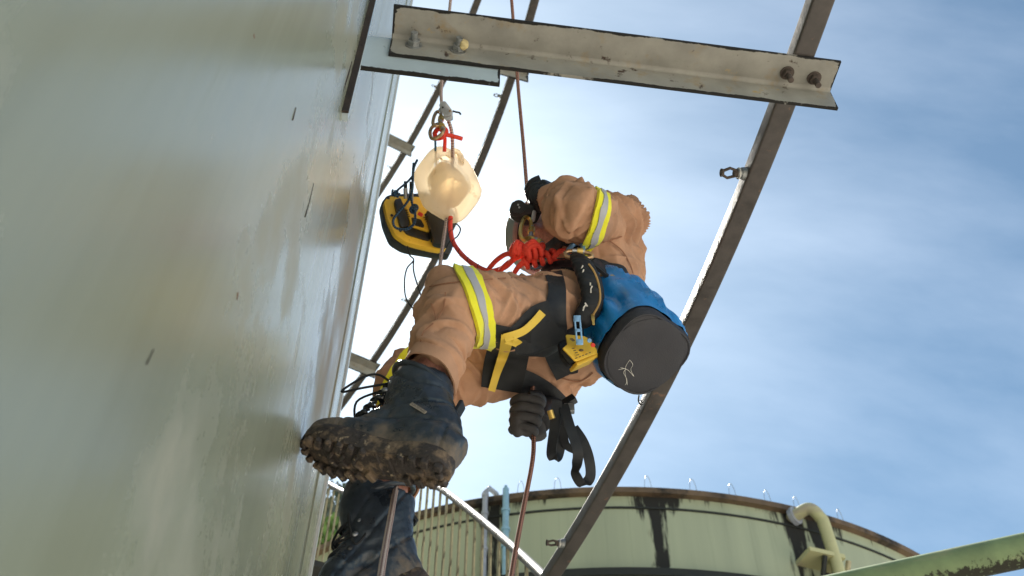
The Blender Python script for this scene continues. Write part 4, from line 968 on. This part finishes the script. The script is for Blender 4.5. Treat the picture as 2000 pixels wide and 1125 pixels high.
for s in (-1, 1): MB().tube([V(x) for x in crom([HC + HF * .01 + HS * .082 * s + HU * .05, HC + HF * .015 + HS * .080 * s - HU * .02, HC + HF * .03 + HS * .06 * s - HU * .08, HC + HF * .05 - HU * .10], 5)], .006, 8, flat=.5).build('chin_strap', M['web'], hel)
# collar and dark undershirt at the neck
MB().tube([V(x) for x in crom([P(1062, 495, 2.82), P(1085, 478, 2.72), P(1110, 455, 2.70), P(1125, 445, 2.75)], 5)], .024, 12, flat=.6).build('collar', M['glovedark'], climber)

# ------------------------------------------------------------------ metal gear
def carabiner(name, c, long, wide, L, Wd, r, mat, label, group='carabiners', gate=True, parent=None):
    long = long.normalized(); wide = (wide - long * wide.dot(long)).normalized(); pts = []
    for k in range(33):
        a = 2 * math.pi * k / 32; x = math.cos(a); y = math.sin(a)
        pts.append(c + wide * (math.copysign(abs(x) ** .75, x) * Wd * (1 - .16 * y)) + long * (math.copysign(abs(y) ** .8, y) * L))
    t = thing(name, c, label, 'carabiner', group); MB().tube(pts, r, 10, caps=False).build('frame', mat, t)
    if gate:
        g_ = c + wide * Wd * 1.02; MB().tube([g_ - long * L * .48, g_ + long * L * .42], r * 1.25, 10).build('gate', M['steel'], t)
        MB().tube([g_ - long * L * .12, g_ + long * L * .30], r * 1.75, 12).build('gate_sleeve', M['gold'], t)
    return t
def pp(pxs, d): return [P(x, y, d) for x, y in pxs]
def card(name, poly, d, t, mat, parent, tilt=None, bevel=.002):
    """outline measured in pixels, extruded by a real thickness t, in a plane tilted from the view plane: tilt=(ddepth/dpx, ddepth/dpy)"""
    cx = sum(p[0] for p in poly) / len(poly); cy = sum(p[1] for p in poly) / len(poly); tx, ty = tilt or (0, 0)
    a = [P(x, y, d + (x - cx) * tx + (y - cy) * ty) for x, y in poly]
    n = (a[1] - a[0]).cross(a[2] - a[0]); n = V((0, 0, 0))
    for i in range(len(a)): n += (a[i] - a[0]).cross(a[(i + 1) % len(a)] - a[0])
    n.normalize()
    if n.dot(a[0]) < 0: n = -n
    k = len(a); mb = MB(); mb.add(a + [q + n * t for q in a], [tuple(range(k)), tuple(reversed(range(k, 2 * k)))] + [(i, (i + 1) % k, k + (i + 1) % k, k + i) for i in range(k)])
    return mb.build(name, mat, parent, 30, bevel=bevel)
def roundpoly(poly, r=.25, n=4):
    out = []; m_ = len(poly)
    for i in range(m_):
        p, a, b = V(poly[i]), V(poly[i - 1]), V(poly[(i + 1) % m_]); s, e = p + (a - p) * r, p + (b - p) * r
        for k in range(n + 1): t = k / n; q = s * (1 - t) ** 2 + p * 2 * t * (1 - t) + e * t * t; out.append((q.x, q.y))
    return out

# black descender on the main rope
RX = P(1030, 392, 2.93)
de = thing('rope_descender', P(1030, 410, 2.88), 'black round-nosed descender on the rope in front of the climber\'s helmet', 'descender')
card('side_plate', roundpoly([(994, 412), (1000, 394), (1018, 391), (1030, 400), (1055, 399), (1066, 402), (1060, 412), (1036, 418), (1012, 424), (999, 422)], .3), 2.80, .012, M['blackplastic'], de, bevel=.003)
card('body', roundpoly([(996, 412), (1030, 402), (1062, 403), (1056, 420), (1047, 436), (1028, 440), (1006, 432), (996, 424)], .25), 2.815, .035, M['blackplastic'], de, bevel=.004)
card('edge_plate', roundpoly([(994, 410), (1012, 424), (1008, 432), (996, 424)], .3), 2.826, .012, M['steel'], de, bevel=.002)
dc = P(1013, 404, 2.797); MB().tube([dc, dc - CF * .004], .019, 24).build('cap', M['blackplastic'], de)
for x, y in ((1012, 400), (1014, 405)): c = P(x, y, 2.79); MB().tube([c, c - CF * .002], .0028, 8).build('rivet', M['steel'], de)
card('handle', roundpoly([(1040, 410), (1048, 412), (1045, 432), (1036, 436)], .3), 2.795, .006, M['steel'], de, bevel=.001)
carabiner('carabiner', P(1028, 447, 2.76), V((.10, 0, 1)), V((.8, .5, -.1)), .052, .016, .0055, M['gold'], 'gold carabiner hanging from the black descender by the helmet')
carabiner('carabiner', P(1044, 475, 2.72), V((.6, 0, -.6)), V((.7, .2, .7)), .030, .017, .0055, M['gold'], 'short gold carabiner just above the red knots')

# red rope and its knots
def coil(c, axis, side, R, r, turns, ln, n=16, flat=1.0):
    axis = axis.normalized(); S, B = basis(axis, side)
    return [c + axis * (ln * (i / (turns * n) - .5)) + S * (R * math.cos(2 * math.pi * i / n)) + B * (R * flat * math.sin(2 * math.pi * i / n)) for i in range(int(turns * n) + 1)]
rl = thing('red_lanyard', P(1030, 500, 2.62), 'red rope lanyard with big knots across the climber\'s lap', 'rope')
RD = .0066
def redrope(pts, steps=6, r=RD): return rope_obj('strand', pts, r, M['redrope'], rl, steps, 10)
M['redrope'] = rope_mat('red_flecked_rope', (.74, .06, .035), (.70, .05, .03), 1.0)
KD = 2.56
def knot(cx, cy, d, sz, seed, axis):
    rnd = random.Random(seed); c = P(cx, cy, d); k = sz * d / FPX
    redrope(coil(c, axis, V((0, -1, 0)), k * .62, RD, 2.3, k * 1.35), 2)
    redrope(coil(c + V((0, -.004, -.002)), axis.cross(V((.3, -1, .2))), V((0, -1, 0)), k * .70, RD, 1.3, k * .7), 2)
    redrope([c - axis * k * 1.0, c - V((0, k * 1.2, 0)), c + axis * k * .9], 6)
# long bight to the right and its wraps
ROWA, ROWB = P(1050, 505, KD), P(1098, 497, KD + .03)
redrope(coil(lerp(P(1022, 512, KD), P(1085, 500, KD + .02), .5), P(1085, 498, KD + .02) - P(1022, 512, KD), V((0, -1, 0)), .0140, RD, 4.2, .086), 2)
redrope([P(1080, 505, KD), P(1095, 490, KD), P(1110, 493, KD + .01), P(1112, 505, KD + .02), P(1098, 512, KD + .02), P(1075, 508, KD + .02)], 6)
redrope([P(1072, 497, KD + .02), P(1050, 502, KD + .03), P(1020, 515, KD + .02), P(1015, 520, KD + .03)], 5)
knot(1040, 492, KD - .01, 22, 1, V((.8, .1, .3)))
knot(1010, 489, KD + .0, 17, 2, V((.2, .1, .9)))
redrope([P(1052, 482, KD), P(1060, 478, KD + .02), P(1058, 488, KD), P(1050, 494, KD)], 5)
redrope([P(1035, 504, KD - .01), P(1022, 512, KD - .01), P(1012, 522, KD), P(1005, 532, KD + .04)], 5)
redrope([P(1005, 500, KD), P(990, 496, KD + .04), P(970, 508, KD + .10), P(955, 525, KD + .16), P(945, 545, KD + .2)], 6)
redrope([P(1012, 502, KD), P(1000, 508, KD + .04), P(985, 520, KD + .08), P(975, 532, KD + .12)], 6)
# strand sagging from the jug
redrope([P(868, 296, 3.36), P(869, 272, 3.36), P(866, 262, 3.355)], 5, .0065)
redrope([P(880, 424, 3.40), P(880, 452, 3.36), P(888, 478, 3.28), P(908, 503, 3.15), P(935, 522, 2.95), P(958, 530, 2.80), P(985, 522, 2.68), P(1004, 505, KD)], 8, .0076)
for i, (x, y, d) in enumerate(((879, 440, 3.38), (883, 468, 3.31), (896, 491, 3.21), (915, 508, 3.10), (938, 523, 2.94), (1066, 502, KD), (1085, 500, KD + .02), (1045, 490, KD - .03), (1012, 487, KD))):
    pass
# black fleck threads winding round the red rope
def fleck(pts, r, turns):
    q = [V(p) for p in crom(pts, 16)]; mb = MB(); m_ = len(q); S = None; run = []
    for i, p in enumerate(q):
        t = (q[min(i + 1, m_ - 1)] - q[max(i - 1, 0)]).normalized(); S, B = basis(t, V((0, 0, 1)) if S is None else S); a = 2 * math.pi * turns * i / m_
        run.append(p + (S * math.cos(a) + B * math.sin(a)) * r)
    mb.tube(run, .0012, 5); mb.build('fleck_thread', M['redfleck'], rl)
fleck([P(880, 424, 3.40), P(880, 452, 3.36), P(888, 478, 3.28), P(908, 503, 3.15), P(935, 522, 2.95), P(958, 530, 2.80)], .0075, 7)
fleck([P(1005, 500, KD), P(990, 496, KD + .04), P(970, 508, KD + .10), P(955, 525, KD + .16)], .0055, 4)
# red stopper cord at the top
redrope([P(848, 262, 3.36), P(856, 252, 3.34), P(866, 258, 3.33), P(864, 268, 3.33), P(852, 270, 3.34), P(850, 258, 3.35), P(862, 248, 3.35), P(872, 256, 3.34), P(868, 266, 3.34)], 6, .0075)
redrope([P(866, 262, 3.33), P(880, 265, 3.34), P(892, 268, 3.35), P(902, 271, 3.36)], 5, .0075)

# ------------------------------------------------------------------ ropes
mr_ = thing('main_rope', P(1034, 815, 2.44), 'brown flecked main rope from the top beam through the descender and the gloved fist', 'rope')
rope_obj('rope', [P(993, -60, 3.55), P(1000, 10, 3.48), P(1012, 170, 3.25), P(1022, 280, 3.08), P(1031, 392, 2.93), P(1034, 415, 2.88)], .0056, M['ropered'], mr_)
rope_obj('rope', [P(1034, 415, 2.88), P(1070, 520, 2.86), P(1050, 690, 2.62), P(1038, 780, 2.46), P(1042, 850, 2.43), P(1040, 900, 2.36), P(1024, 985, 2.20), P(1008, 1070, 2.04), P(993, 1160, 1.88)], .0056, M['ropered'], mr_)
br_ = thing('backup_rope', P(868, 160, 3.5), 'pale brown flecked backup rope beside the tank, through the steel rope grab', 'rope')
rope_obj('rope', [P(884, -60, 3.85), P(880, 0, 3.75), P(864, 150, 3.52), P(862, 195, 3.42), P(868, 222, 3.37)], .0056, M['rope'], br_)
rope_obj('rope', [P(872, 228, 3.37), P(881, 252, 3.36), P(884, 285, 3.37), P(882, 340, 3.48), P(872, 430, 3.40), P(866, 470, 3.30), P(858, 530, 3.15), P(852, 600, 3.0), P(835, 760, 2.75), P(800, 880, 2.4), P(777, 940, 2.16), P(763, 1010, 1.88), P(749, 1090, 1.66), P(738, 1160, 1.5)], .0062, M['rope'], br_, per=.8)
rg = thing('rope_grab', P(872, 215, 3.36), 'grey steel rope grab with small lever on the backup rope above the jug', 'rope grab')
card('body', roundpoly([(857, 205), (862, 198), (870, 197), (884, 216), (883, 226), (868, 228), (862, 216)], .22), 3.33, .022, M['steel'], rg, bevel=.002)
card('cam', roundpoly([(866, 226), (884, 222), (884, 232), (874, 236), (868, 234)], .25), 3.335, .03, M['steel'], rg, bevel=.003)
c = P(879, 217, 3.328); MB().tube([c, c - CF * .006], .004, 10).build('rivet', M['bronze'], rg)
c = P(865, 210, 3.328); MB().tube([c, c - CF * .004], .0032, 10).build('hole', M['blackplastic'], rg)
MB().tube([V(x) for x in crom([P(884, 217, 3.35), P(892, 219, 3.35), P(897, 220, 3.35), P(900, 224, 3.35)], 4)], .0032, 8).build('lever', M['blackplastic'], rg)
card('arm', roundpoly([(856, 212), (862, 208), (865, 220), (858, 221)], .3), 3.36, .012, M['steel'], rg)
carabiner('carabiner', P(854, 232, 3.36), V((.05, 0, 1)), V((1, .2, 0)), .046, .012, .006, M['bronze'], 'upper bronze carabiner clipped to the steel rope grab')
carabiner('carabiner', P(852, 256, 3.33), V((-.25, 0, 1)), V((.8, -.5, .3)), .036, .024, .006, M['bronze'], 'lower bronze carabiner holding the jug and the red cord')

# ------------------------------------------------------------------ milky jug
jc = P(872, 357, 3.47); JU = V((-.25, .12, 1)).normalized(); JX = V((.62, -.78, .22)); JX = (JX - JU * JX.dot(JU)).normalized(); JY = JU.cross(JX)
jg = thing('plastic_jug', jc - JU * .12, 'milky translucent plastic jug hanging on the backup rope', 'jug')
jm = MB(); nb_ = 40
KJ = 1.07; prf = [(-.118, .050), (-.116, .066), (-.106, .079), (-.088, .084), (-.04, .085), (.03, .085), (.075, .082), (.095, .068), (.108, .045), (.118, .026), (.135, .024), (.137, .016)]
for z, r in [(z * KJ, r * KJ) for z, r in prf]:
    for k in range(nb_):
        a = 2 * math.pi * k / nb_; ca, sa_ = math.cos(a), math.sin(a); e = .58 if r > .03 else 1
        jm.v.append(jc + JX * (r * math.copysign(abs(ca) ** e, ca)) + JY * (r * math.copysign(abs(sa_) ** e, sa_)) + JU * z)
for j in range(len(prf) - 1):
    for k in range(nb_): jm.f.append((j * nb_ + k, j * nb_ + (k + 1) % nb_, (j + 1) * nb_ + (k + 1) % nb_, (j + 1) * nb_ + k))
jm.f += [tuple(reversed(range(nb_)))]
jb = jm.build('bottle', M['jug'], jg, True)
jh = MB(); jh.tube([V(x) for x in crom([jc + JX * .05 + JU * .125, jc + JX * .08 + JU * .11, jc + JX * .096 + JU * .05, jc + JX * .086 + JU * .0], 6)], .011, 10); jh.build('handle', M['jug'], jg)
M['amber'] = pm('amber_painted_glow', (.85, .66, .38), .6, var=.2, bump=0, trans=.5)
ir = MB(); lq = [(-.085, .035), (-.080, .048), (-.06, .056), (.0, .056), (.045, .050), (.055, .035)]  # inner core added; its amber colour imitates light shining through the jug
for z, r in lq:
    for k in range(nb_):
        a = 2 * math.pi * k / nb_; ca, sa_ = math.cos(a), math.sin(a); ir.v.append(jc + JX * (r * math.copysign(abs(ca) ** .55, ca)) + JY * (r * math.copysign(abs(sa_) ** .55, sa_)) + JU * z + V((0, 0, .0)))
for j in range(len(lq) - 1):
    for k in range(nb_): ir.f.append((j * nb_ + k, j * nb_ + (k + 1) % nb_, (j + 1) * nb_ + (k + 1) % nb_, (j + 1) * nb_ + k))
ir.f += [tuple(reversed(range(nb_))), tuple((len(lq) - 1) * nb_ + k for k in range(nb_))]; ir.build('painted_glow_core', M['amber'], jg)
MB().tube([V(x) for x in crom([jc + JU * .12, jc + JU * .16 - JX * .01, P(850, 272, 3.34)], 4)], .004, 8).build('cord', M['cord'], jg)

# ------------------------------------------------------------------ yellow instrument
ins = thing('handheld_instrument', P(815, 445, 3.55), 'yellow and black handheld instrument hanging below the jug by cords', 'instrument')
TL = (.0006, -.0009)
card('rubber_rim', roundpoly([(744, 396), (757, 379), (836, 376), (880, 410), (889, 470), (880, 496), (862, 494), (790, 482), (764, 466), (750, 432)], .25), 3.58, .055, M['blackplastic'], ins, TL, .006)
card('housing', roundpoly([(749, 394), (760, 382), (832, 384), (860, 430), (872, 470), (872, 486), (855, 487), (795, 474), (771, 458), (757, 428)], .25), 3.548, .035, M['yellow'], ins, TL, .006)
card('hand_grip', roundpoly([(769, 390), (783, 385), (800, 432), (799, 441), (785, 444), (781, 438)], .25), 3.530, .02, M['blackplastic'], ins, TL, .004)
card('hand_grip', roundpoly([(787, 447), (805, 441), (843, 452), (843, 462), (838, 470), (795, 457)], .25), 3.528, .02, M['blackplastic'], ins, TL, .004)
card('battery_door', roundpoly([(803, 424), (822, 428), (829, 440), (827, 445), (806, 439)], .2), 3.532, .015, M['blackplastic'], ins, TL, .003)
card('side_pod', roundpoly([(831, 410), (862, 420), (878, 462), (874, 480), (848, 474), (842, 452)], .2), 3.520, .03, M['blackplastic'], ins, TL, .004)
card('raised_panel', roundpoly([(792, 402), (812, 398), (842, 446), (838, 452), (804, 441)], .15), 3.540, .012, M['yellow'], ins, TL, .003)
for x, y in ((759, 387), (766, 421), (783, 451), (844, 471), (832, 420)): c = P(x, y, 3.53); MB().tube([c, c - CF * .014], .005, 8).build('screw', M['blackplastic'], ins)
for k in range(6): x0 = 827 + k * 2.2; card('lettering', [(x0, 424 + k * 4.2), (x0 + 3.4, 423.4 + k * 4.2), (x0 + 3.8, 425.2 + k * 4.2), (x0 + .4, 425.8 + k * 4.2)], 3.50, .002, M['print'], ins, TL, 0)
for k in range(4): card('lettering', [(792 + k * 1.5, 410 + k * 4), (796 + k * 1.5, 409 + k * 4), (796.5 + k * 1.5, 411 + k * 4), (792.5 + k * 1.5, 412 + k * 4)], 3.50, .002, M['print'], ins, TL, 0)
for nm, pts, r, mt in (('plug', [P(792, 368, 3.50), P(793, 388, 3.50)], .008, M['steel']), ('plug', [P(803, 370, 3.50), P(803, 392, 3.50)], .008, M['steel']), ('plug', [P(792, 354, 3.50), P(792, 368, 3.50)], .006, M['blackplastic']), ('plug', [P(803, 355, 3.50), P(803, 371, 3.50)], .006, M['blackplastic'])): MB().tube(pts, r, 12).build(nm, mt, ins)
MB().tube([P(817, 416, 3.5), P(825, 421, 3.5)], .007, 10).build('plug', M['red'], ins)
ck = thing('lifting_cord', P(770, 372, 3.5), 'black and blue cords knotted round the yellow instrument', 'cord')
rope_obj('cord', [P(808, 318, 3.44), P(806, 345, 3.46), P(805, 372, 3.49), P(795, 395, 3.49), P(778, 415, 3.49), P(768, 430, 3.49), P(772, 444, 3.49), P(792, 448, 3.485), P(808, 438, 3.485), P(811, 420, 3.485), P(808, 408, 3.485)], .0045, M['cord'], ck)
rope_obj('cord', [P(815, 312, 3.42), P(808, 330, 3.44), P(806, 360, 3.47), P(803, 385, 3.48), P(808, 410, 3.48)], .0042, M['cord'], ck)
rope_obj('cord', [P(806, 344, 3.46), P(795, 356, 3.48), P(778, 370, 3.5), P(768, 382, 3.5)], .004, M['cord'], ck)
rope_obj('cord', coil(P(772, 378, 3.5), V((1, .2, -.2)), V((0, 0, 1)), .009, .004, 3, .026), .004, M['cord'], ck, 2)
rope_obj('cord', coil(P(808, 408, 3.48), V((.2, .2, 1)), V((0, -1, 0)), .010, .004, 3.5, .034), .004, M['cord'], ck, 2)
wr_ = thing('thin_cable', P(800, 545, 3.3), 'thin black cable looping down from the instrument to the knee', 'cable')
rope_obj('cable', [P(796, 481, 3.52), P(800, 498, 3.50), P(808, 508, 3.48), P(795, 524, 3.45), P(790, 550, 3.42), P(793, 582, 3.40), P(808, 603, 3.36), P(825, 607, 3.2)], .0026, M['lace'], wr_)
rope_obj('cable', [P(808, 508, 3.48), P(808, 530, 3.44), P(818, 565, 3.38), P(826, 587, 3.2)], .0026, M['lace'], wr_)
rope_obj('cable', [P(885, 432, 3.45), P(899, 446, 3.47), P(893, 462, 3.48), P(880, 470, 3.49), P(872, 484, 3.50)], .0026, M['lace'], wr_)
rope_obj('cable', [P(866, 520, 3.25), P(862, 535, 3.2), P(868, 546, 3.1)], .0022, M['lace'], wr_)

# ------------------------------------------------------------------ gear on the hip
hk = carabiner('hook', P(1124, 488, 2.50), V((.25, 0, 1)), V((.9, -.3, -.3)), .026, .019, .006, M['bluealloy'], 'pale blue alloy hook above the black zipped pouch', gate=False)
hk['category'] = 'hook'
carabiner('carabiner', P(1130, 498, 2.47), V((1, .1, .02)), V((0, -.3, 1)), .033, .010, .0055, M['bronze'], 'bronze carabiner joining the red rope to the harness above the pouch')
carabiner('carabiner', P(1192, 556, 2.44), V((-.75, 0, .75)), V((.6, -.3, .6)), .040, .016, .0055, M['bronze'], 'bronze carabiner hanging the blue bag from the harness')
po = thing('zipped_pouch', P(1145, 560, 2.40), 'curved black zipped pouch with white marks on the climber\'s hip', 'pouch')
pk = [(P(1122, 500, 2.47), .010, .008), (P(1133, 512, 2.43), .020, .014), (P(1148, 540, 2.39), .024, .018), (P(1157, 570, 2.37), .026, .019), (P(1154, 598, 2.36), .025, .019), (P(1141, 622, 2.36), .024, .017), (P(1133, 634, 2.37), .014, .010)]
pm_ = MB().loft(pk, V((1, -.1, .1)), 6, 24, 2.6); me = remesh(pm_, .0035, 3)
displace(me, lambda c, n: .0028 * (1 - 2 * abs(NZ.noise(V((c.z * 75 + c.x * 30, c.x * 18, c.y * 14))))))
link('sleeve', me, M['web'], po)
pv = [v.co + ORG[po] for v in me.vertices]; PBV = BVHTree.FromPolygons(pv, [tuple(p.vertices) for p in me.polygons])
def onp(bv, x, y, off):
    d = ray(x, y).normalized(); h = bv.ray_cast(V((0, 0, 0)), d, 6); return (h[0] - d * off) if h[0] else None
zp = [q for q in (onp(PBV, x, y, .001) for x, y in ((1150, 516), (1160, 530), (1168, 550), (1172, 572), (1171, 590), (1164, 606), (1156, 618))) if q]
MB().tube([V(x) for x in crom(zp, 5)], .0026, 8).build('zip', M['zip'], po)
c = P(1158, 620, 2.335); MB().box(c, (.004, .002, .010)).build('zip_pull', M['gold'], po, bevel=.001); MB().box(c - V((.0, 0, .017)), (.003, .0015, .008)).build('zip_pull', M['gold'], po, bevel=.001)
for (x, y, a) in ((1137, 522, .3), (1139, 530, .2), (1153, 556, 0), (1155, 562, .3), (1154, 568, 0), (1142, 598, .5), (1140, 603, .2), (1145, 595, -.4)):
    q = onp(PBV, x, y, .001)
    if q: S, B = basis(CF, V((math.sin(a), 0, math.cos(a)))); MB().box(q, (.0016, .005, .0008), (B, S, CF)).build('white_mark', M['whitemark'], po)
# yellow descender with pale blue handle
yd = thing('rope_descender', P(1130, 680, 2.28), 'yellow metal descender with pale blue handle hanging on the climber\'s hip', 'descender')
YP = roundpoly([(1105, 653), (1140, 656), (1152, 662), (1166, 683), (1166, 690), (1124, 706), (1113, 694), (1099, 680), (1109, 672)], .16)
YT = (.0006, -.0008)
card('side_plate', YP, 2.285, .004, M['yplate'], yd, YT, .0012)
card('wrap', roundpoly([(1124, 706), (1167, 688), (1167, 697), (1128, 714)], .2), 2.288, .034, M['yplate'], yd, YT, .0015)
card('inner_body', roundpoly([(1100, 674), (1150, 664), (1160, 690), (1124, 706)], .2), 2.295, .024, M['blackplastic'], yd, YT, .002)
card('side_plate', [(x + 2, y + 8) for x, y in YP], 2.325, .004, M['yplate'], yd, YT, .0012)
card('back_strap', roundpoly([(1092, 668), (1104, 664), (1116, 700), (1128, 718), (1110, 712), (1098, 696)], .2), 2.335, .012, M['web'], yd, YT, .002)
hp = [(1120, 622), (1124, 617), (1131, 618), (1135, 640), (1139, 668), (1134, 673), (1127, 672), (1123, 648)]
hb_ = MB()
def bar(a, b, wd):
    pa, pb = P(*a, 2.268), P(*b, 2.268); dx = (pb - pa); l_ = dx.length; dx.normalize(); dy = CF.cross(dx).normalized(); hb_.box((pa + pb) / 2, (l_ / 2, wd / 2, .0028), (dx, dy, dx.cross(dy)))
bar((1122, 619), (1127, 671), .0042); bar((1132, 619), (1137, 671), .0042)
for (x, y, w_) in ((1127, 622, .014), (1129.5, 645, .007), (1132, 668, .013)): bar((x - 7, y), (x + 7, y), w_)
hb_.build('handle', M['bluealloy'], yd, 30, bevel=.0012)
for x, y, m_ in ((1127, 622, 'steel'), (1132, 667, 'steel'), (1151, 665, 'bluealloy'), (1158, 674, 'red')): c = P(x, y, 2.272); MB().tube([c + CF * .01, c - CF * .006], .0048, 12).build('rivet', M[m_], yd)
for k in range(5): card('engraving', [(1124 + k * 6.5, 699 - k * 2.6), (1128 + k * 6.5, 697.5 - k * 2.6), (1128.3 + k * 6.5, 699 - k * 2.6), (1124.3 + k * 6.5, 700.6 - k * 2.6)], 2.262, .001, M['print'], yd, YT, 0)
for k in range(4): card('engraving', [(1117 + k * 3, 680 + k * 4.2), (1122 + k * 3, 679 + k * 4.2), (1122.4 + k * 3, 680.5 + k * 4.2), (1117.4 + k * 3, 681.5 + k * 4.2)], 2.262, .001, M['print'], yd, YT, 0)
card('engraving', roundpoly([(1112, 661), (1118, 660), (1124, 665), (1119, 667)], .3), 2.268, .001, M['print'], yd, YT, 0)
c = P(1135, 684, 2.264); MB().ball(c, (.006, .003, .003), nu=10, nv=6).build('engraving', M['print'], yd)

# blue rope bag
b0, b1 = P(1262, 694, 2.33), P(1174, 578, 2.61); BU = (b1 - b0).normalized(); BXv = V((1, .1, 0)); BXv = (BXv - BU * BXv.dot(BU)).normalized(); BYv = BU.cross(BXv)
bgt = thing('rope_bag', b0, 'blue rope bag with charcoal base hanging at the climber\'s hip', 'bag')
def bagpart(name, prf, mat, cap0, amp, n=72):
    mb = MB()
    for z, r in prf:
        for k in range(n):
            a = 2 * math.pi * k / n; sq = 1 + .06 * math.cos(4 * a + .6) + .04 * math.cos(3 * a)
            p = b0 + BU * z + (BXv * math.cos(a) + BYv * math.sin(a)) * r * sq
            f = amp * min(1, z / .1) * (1 - 2 * abs(NZ.noise(V((math.cos(a) * 2.3 + z * 7, math.sin(a) * 2.3, z * 5 + 3)))) + .5 * NZ.noise(V((math.cos(a) * 5, math.sin(a) * 5, z * 16))))
            mb.v.append(p + (BXv * math.cos(a) + BYv * math.sin(a)) * f)
    for j in range(len(prf) - 1):
        for k in range(n): mb.f.append((j * n + k, j * n + (k + 1) % n, (j + 1) * n + (k + 1) % n, (j + 1) * n + k))
    if cap0: mb.f.append(tuple(reversed(range(n))))
    return mb.build(name, mat, bgt, 60)
Z = lambda a, b, ra, rb, m_: [(a + (b - a) * i / m_, ra + (rb - ra) * (i / m_)) for i in range(m_ + 1)]
bagpart('fabric_body', Z(.030, .16, .1035, .106, 14) + Z(.17, .28, .104, .084, 12) + Z(.29, .33, .078, .055, 4), M['blue'], False, .020)
bagpart('base_band', [(.0, .092), (.002, .098), (.008, .1025), (.02, .1045), (.034, .1045), (.036, .1020)], M['bagbase'], True, .0)
rb_ = MB(); rb_.tube([b0 + (BXv * math.cos(a) + BYv * math.sin(a)) * .098 * (1 + .06 * math.cos(4 * a + .6) + .04 * math.cos(3 * a)) + BU * .002 for a in [2 * math.pi * k / 48 for k in range(49)]], .0032, 8, caps=False); rb_.build('piping', M['bagbase'], bgt)
# concave base panel
cb = MB(); nn = 48; rings = [(.094, .0005), (.085, .004), (.06, .007), (.03, .005)]
for r, z in rings:
    for k in range(nn): a = 2 * math.pi * k / nn; cb.v.append(b0 + (BXv * math.cos(a) + BYv * math.sin(a)) * r - BU * (z * .6 + .001 + .002 * NZ.noise(V((math.cos(a) * r * 30, math.sin(a) * r * 30, 0)))))
cb.v.append(b0 - BU * .004); 
for j in range(3):
    for k in range(nn): cb.f.append((j * nn + k, j * nn + (k + 1) % nn, (j + 1) * nn + (k + 1) % nn, (j + 1) * nn + k))
for k in range(nn): cb.f.append((3 * nn + k, 3 * nn + (k + 1) % nn, 4 * nn))
cb.build('base_panel', M['bagbase'], bgt, True)
dr = b0 - BU * .0065
for pts in ([(1212, 718), (1225, 722), (1238, 735)], [(1238, 735), (1232, 722), (1236, 712), (1230, 703)], [(1208, 722), (1222, 720), (1218, 728), (1224, 740), (1225, 752)], [(1230, 703), (1222, 716), (1221, 730)], [(1221, 730), (1224, 746), (1221, 752)]):
    q = []
    for x, y in pts: d = ray(x, y); q.append(d * (dr.dot(BU) / d.dot(BU)))
    MB().tube([V(x) for x in crom(q, 4)], .0005, 5).build('chalk_scratch', M['whitemark'], bgt)
strap3('side_strap', [(b0 + BU * .30 - BYv * .05 - BXv * .03, BXv), (b0 + BU * .20 - BYv * .097 - BXv * .035, BXv), (b0 + BU * .056 - BYv * .1045 - BXv * .035, BXv)], .006, bgt, M['web'], .003)
strap3('top_strap', [(P(1168, 600, 2.42), V((.6, 0, .6))), (P(1176, 578, 2.42), V((.5, 0, .8))), (P(1192, 565, 2.43), V((0, -.3, 1))), (P(1222, 578, 2.45), V((-.3, -.3, 1))), (P(1250, 596, 2.47), V((-.4, -.3, 1))), (P(1300, 622, 2.5), V((-.4, -.3, 1)))], .022, bgt, M['web'], .004)
MB().tube([V(x) for x in crom([P(1248, 772, 2.36), P(1247, 782, 2.36), P(1251, 790, 2.36), P(1254, 786, 2.36), P(1250, 780, 2.36)], 4)], .002, 6).build('drawcord', M['lace'], bgt)
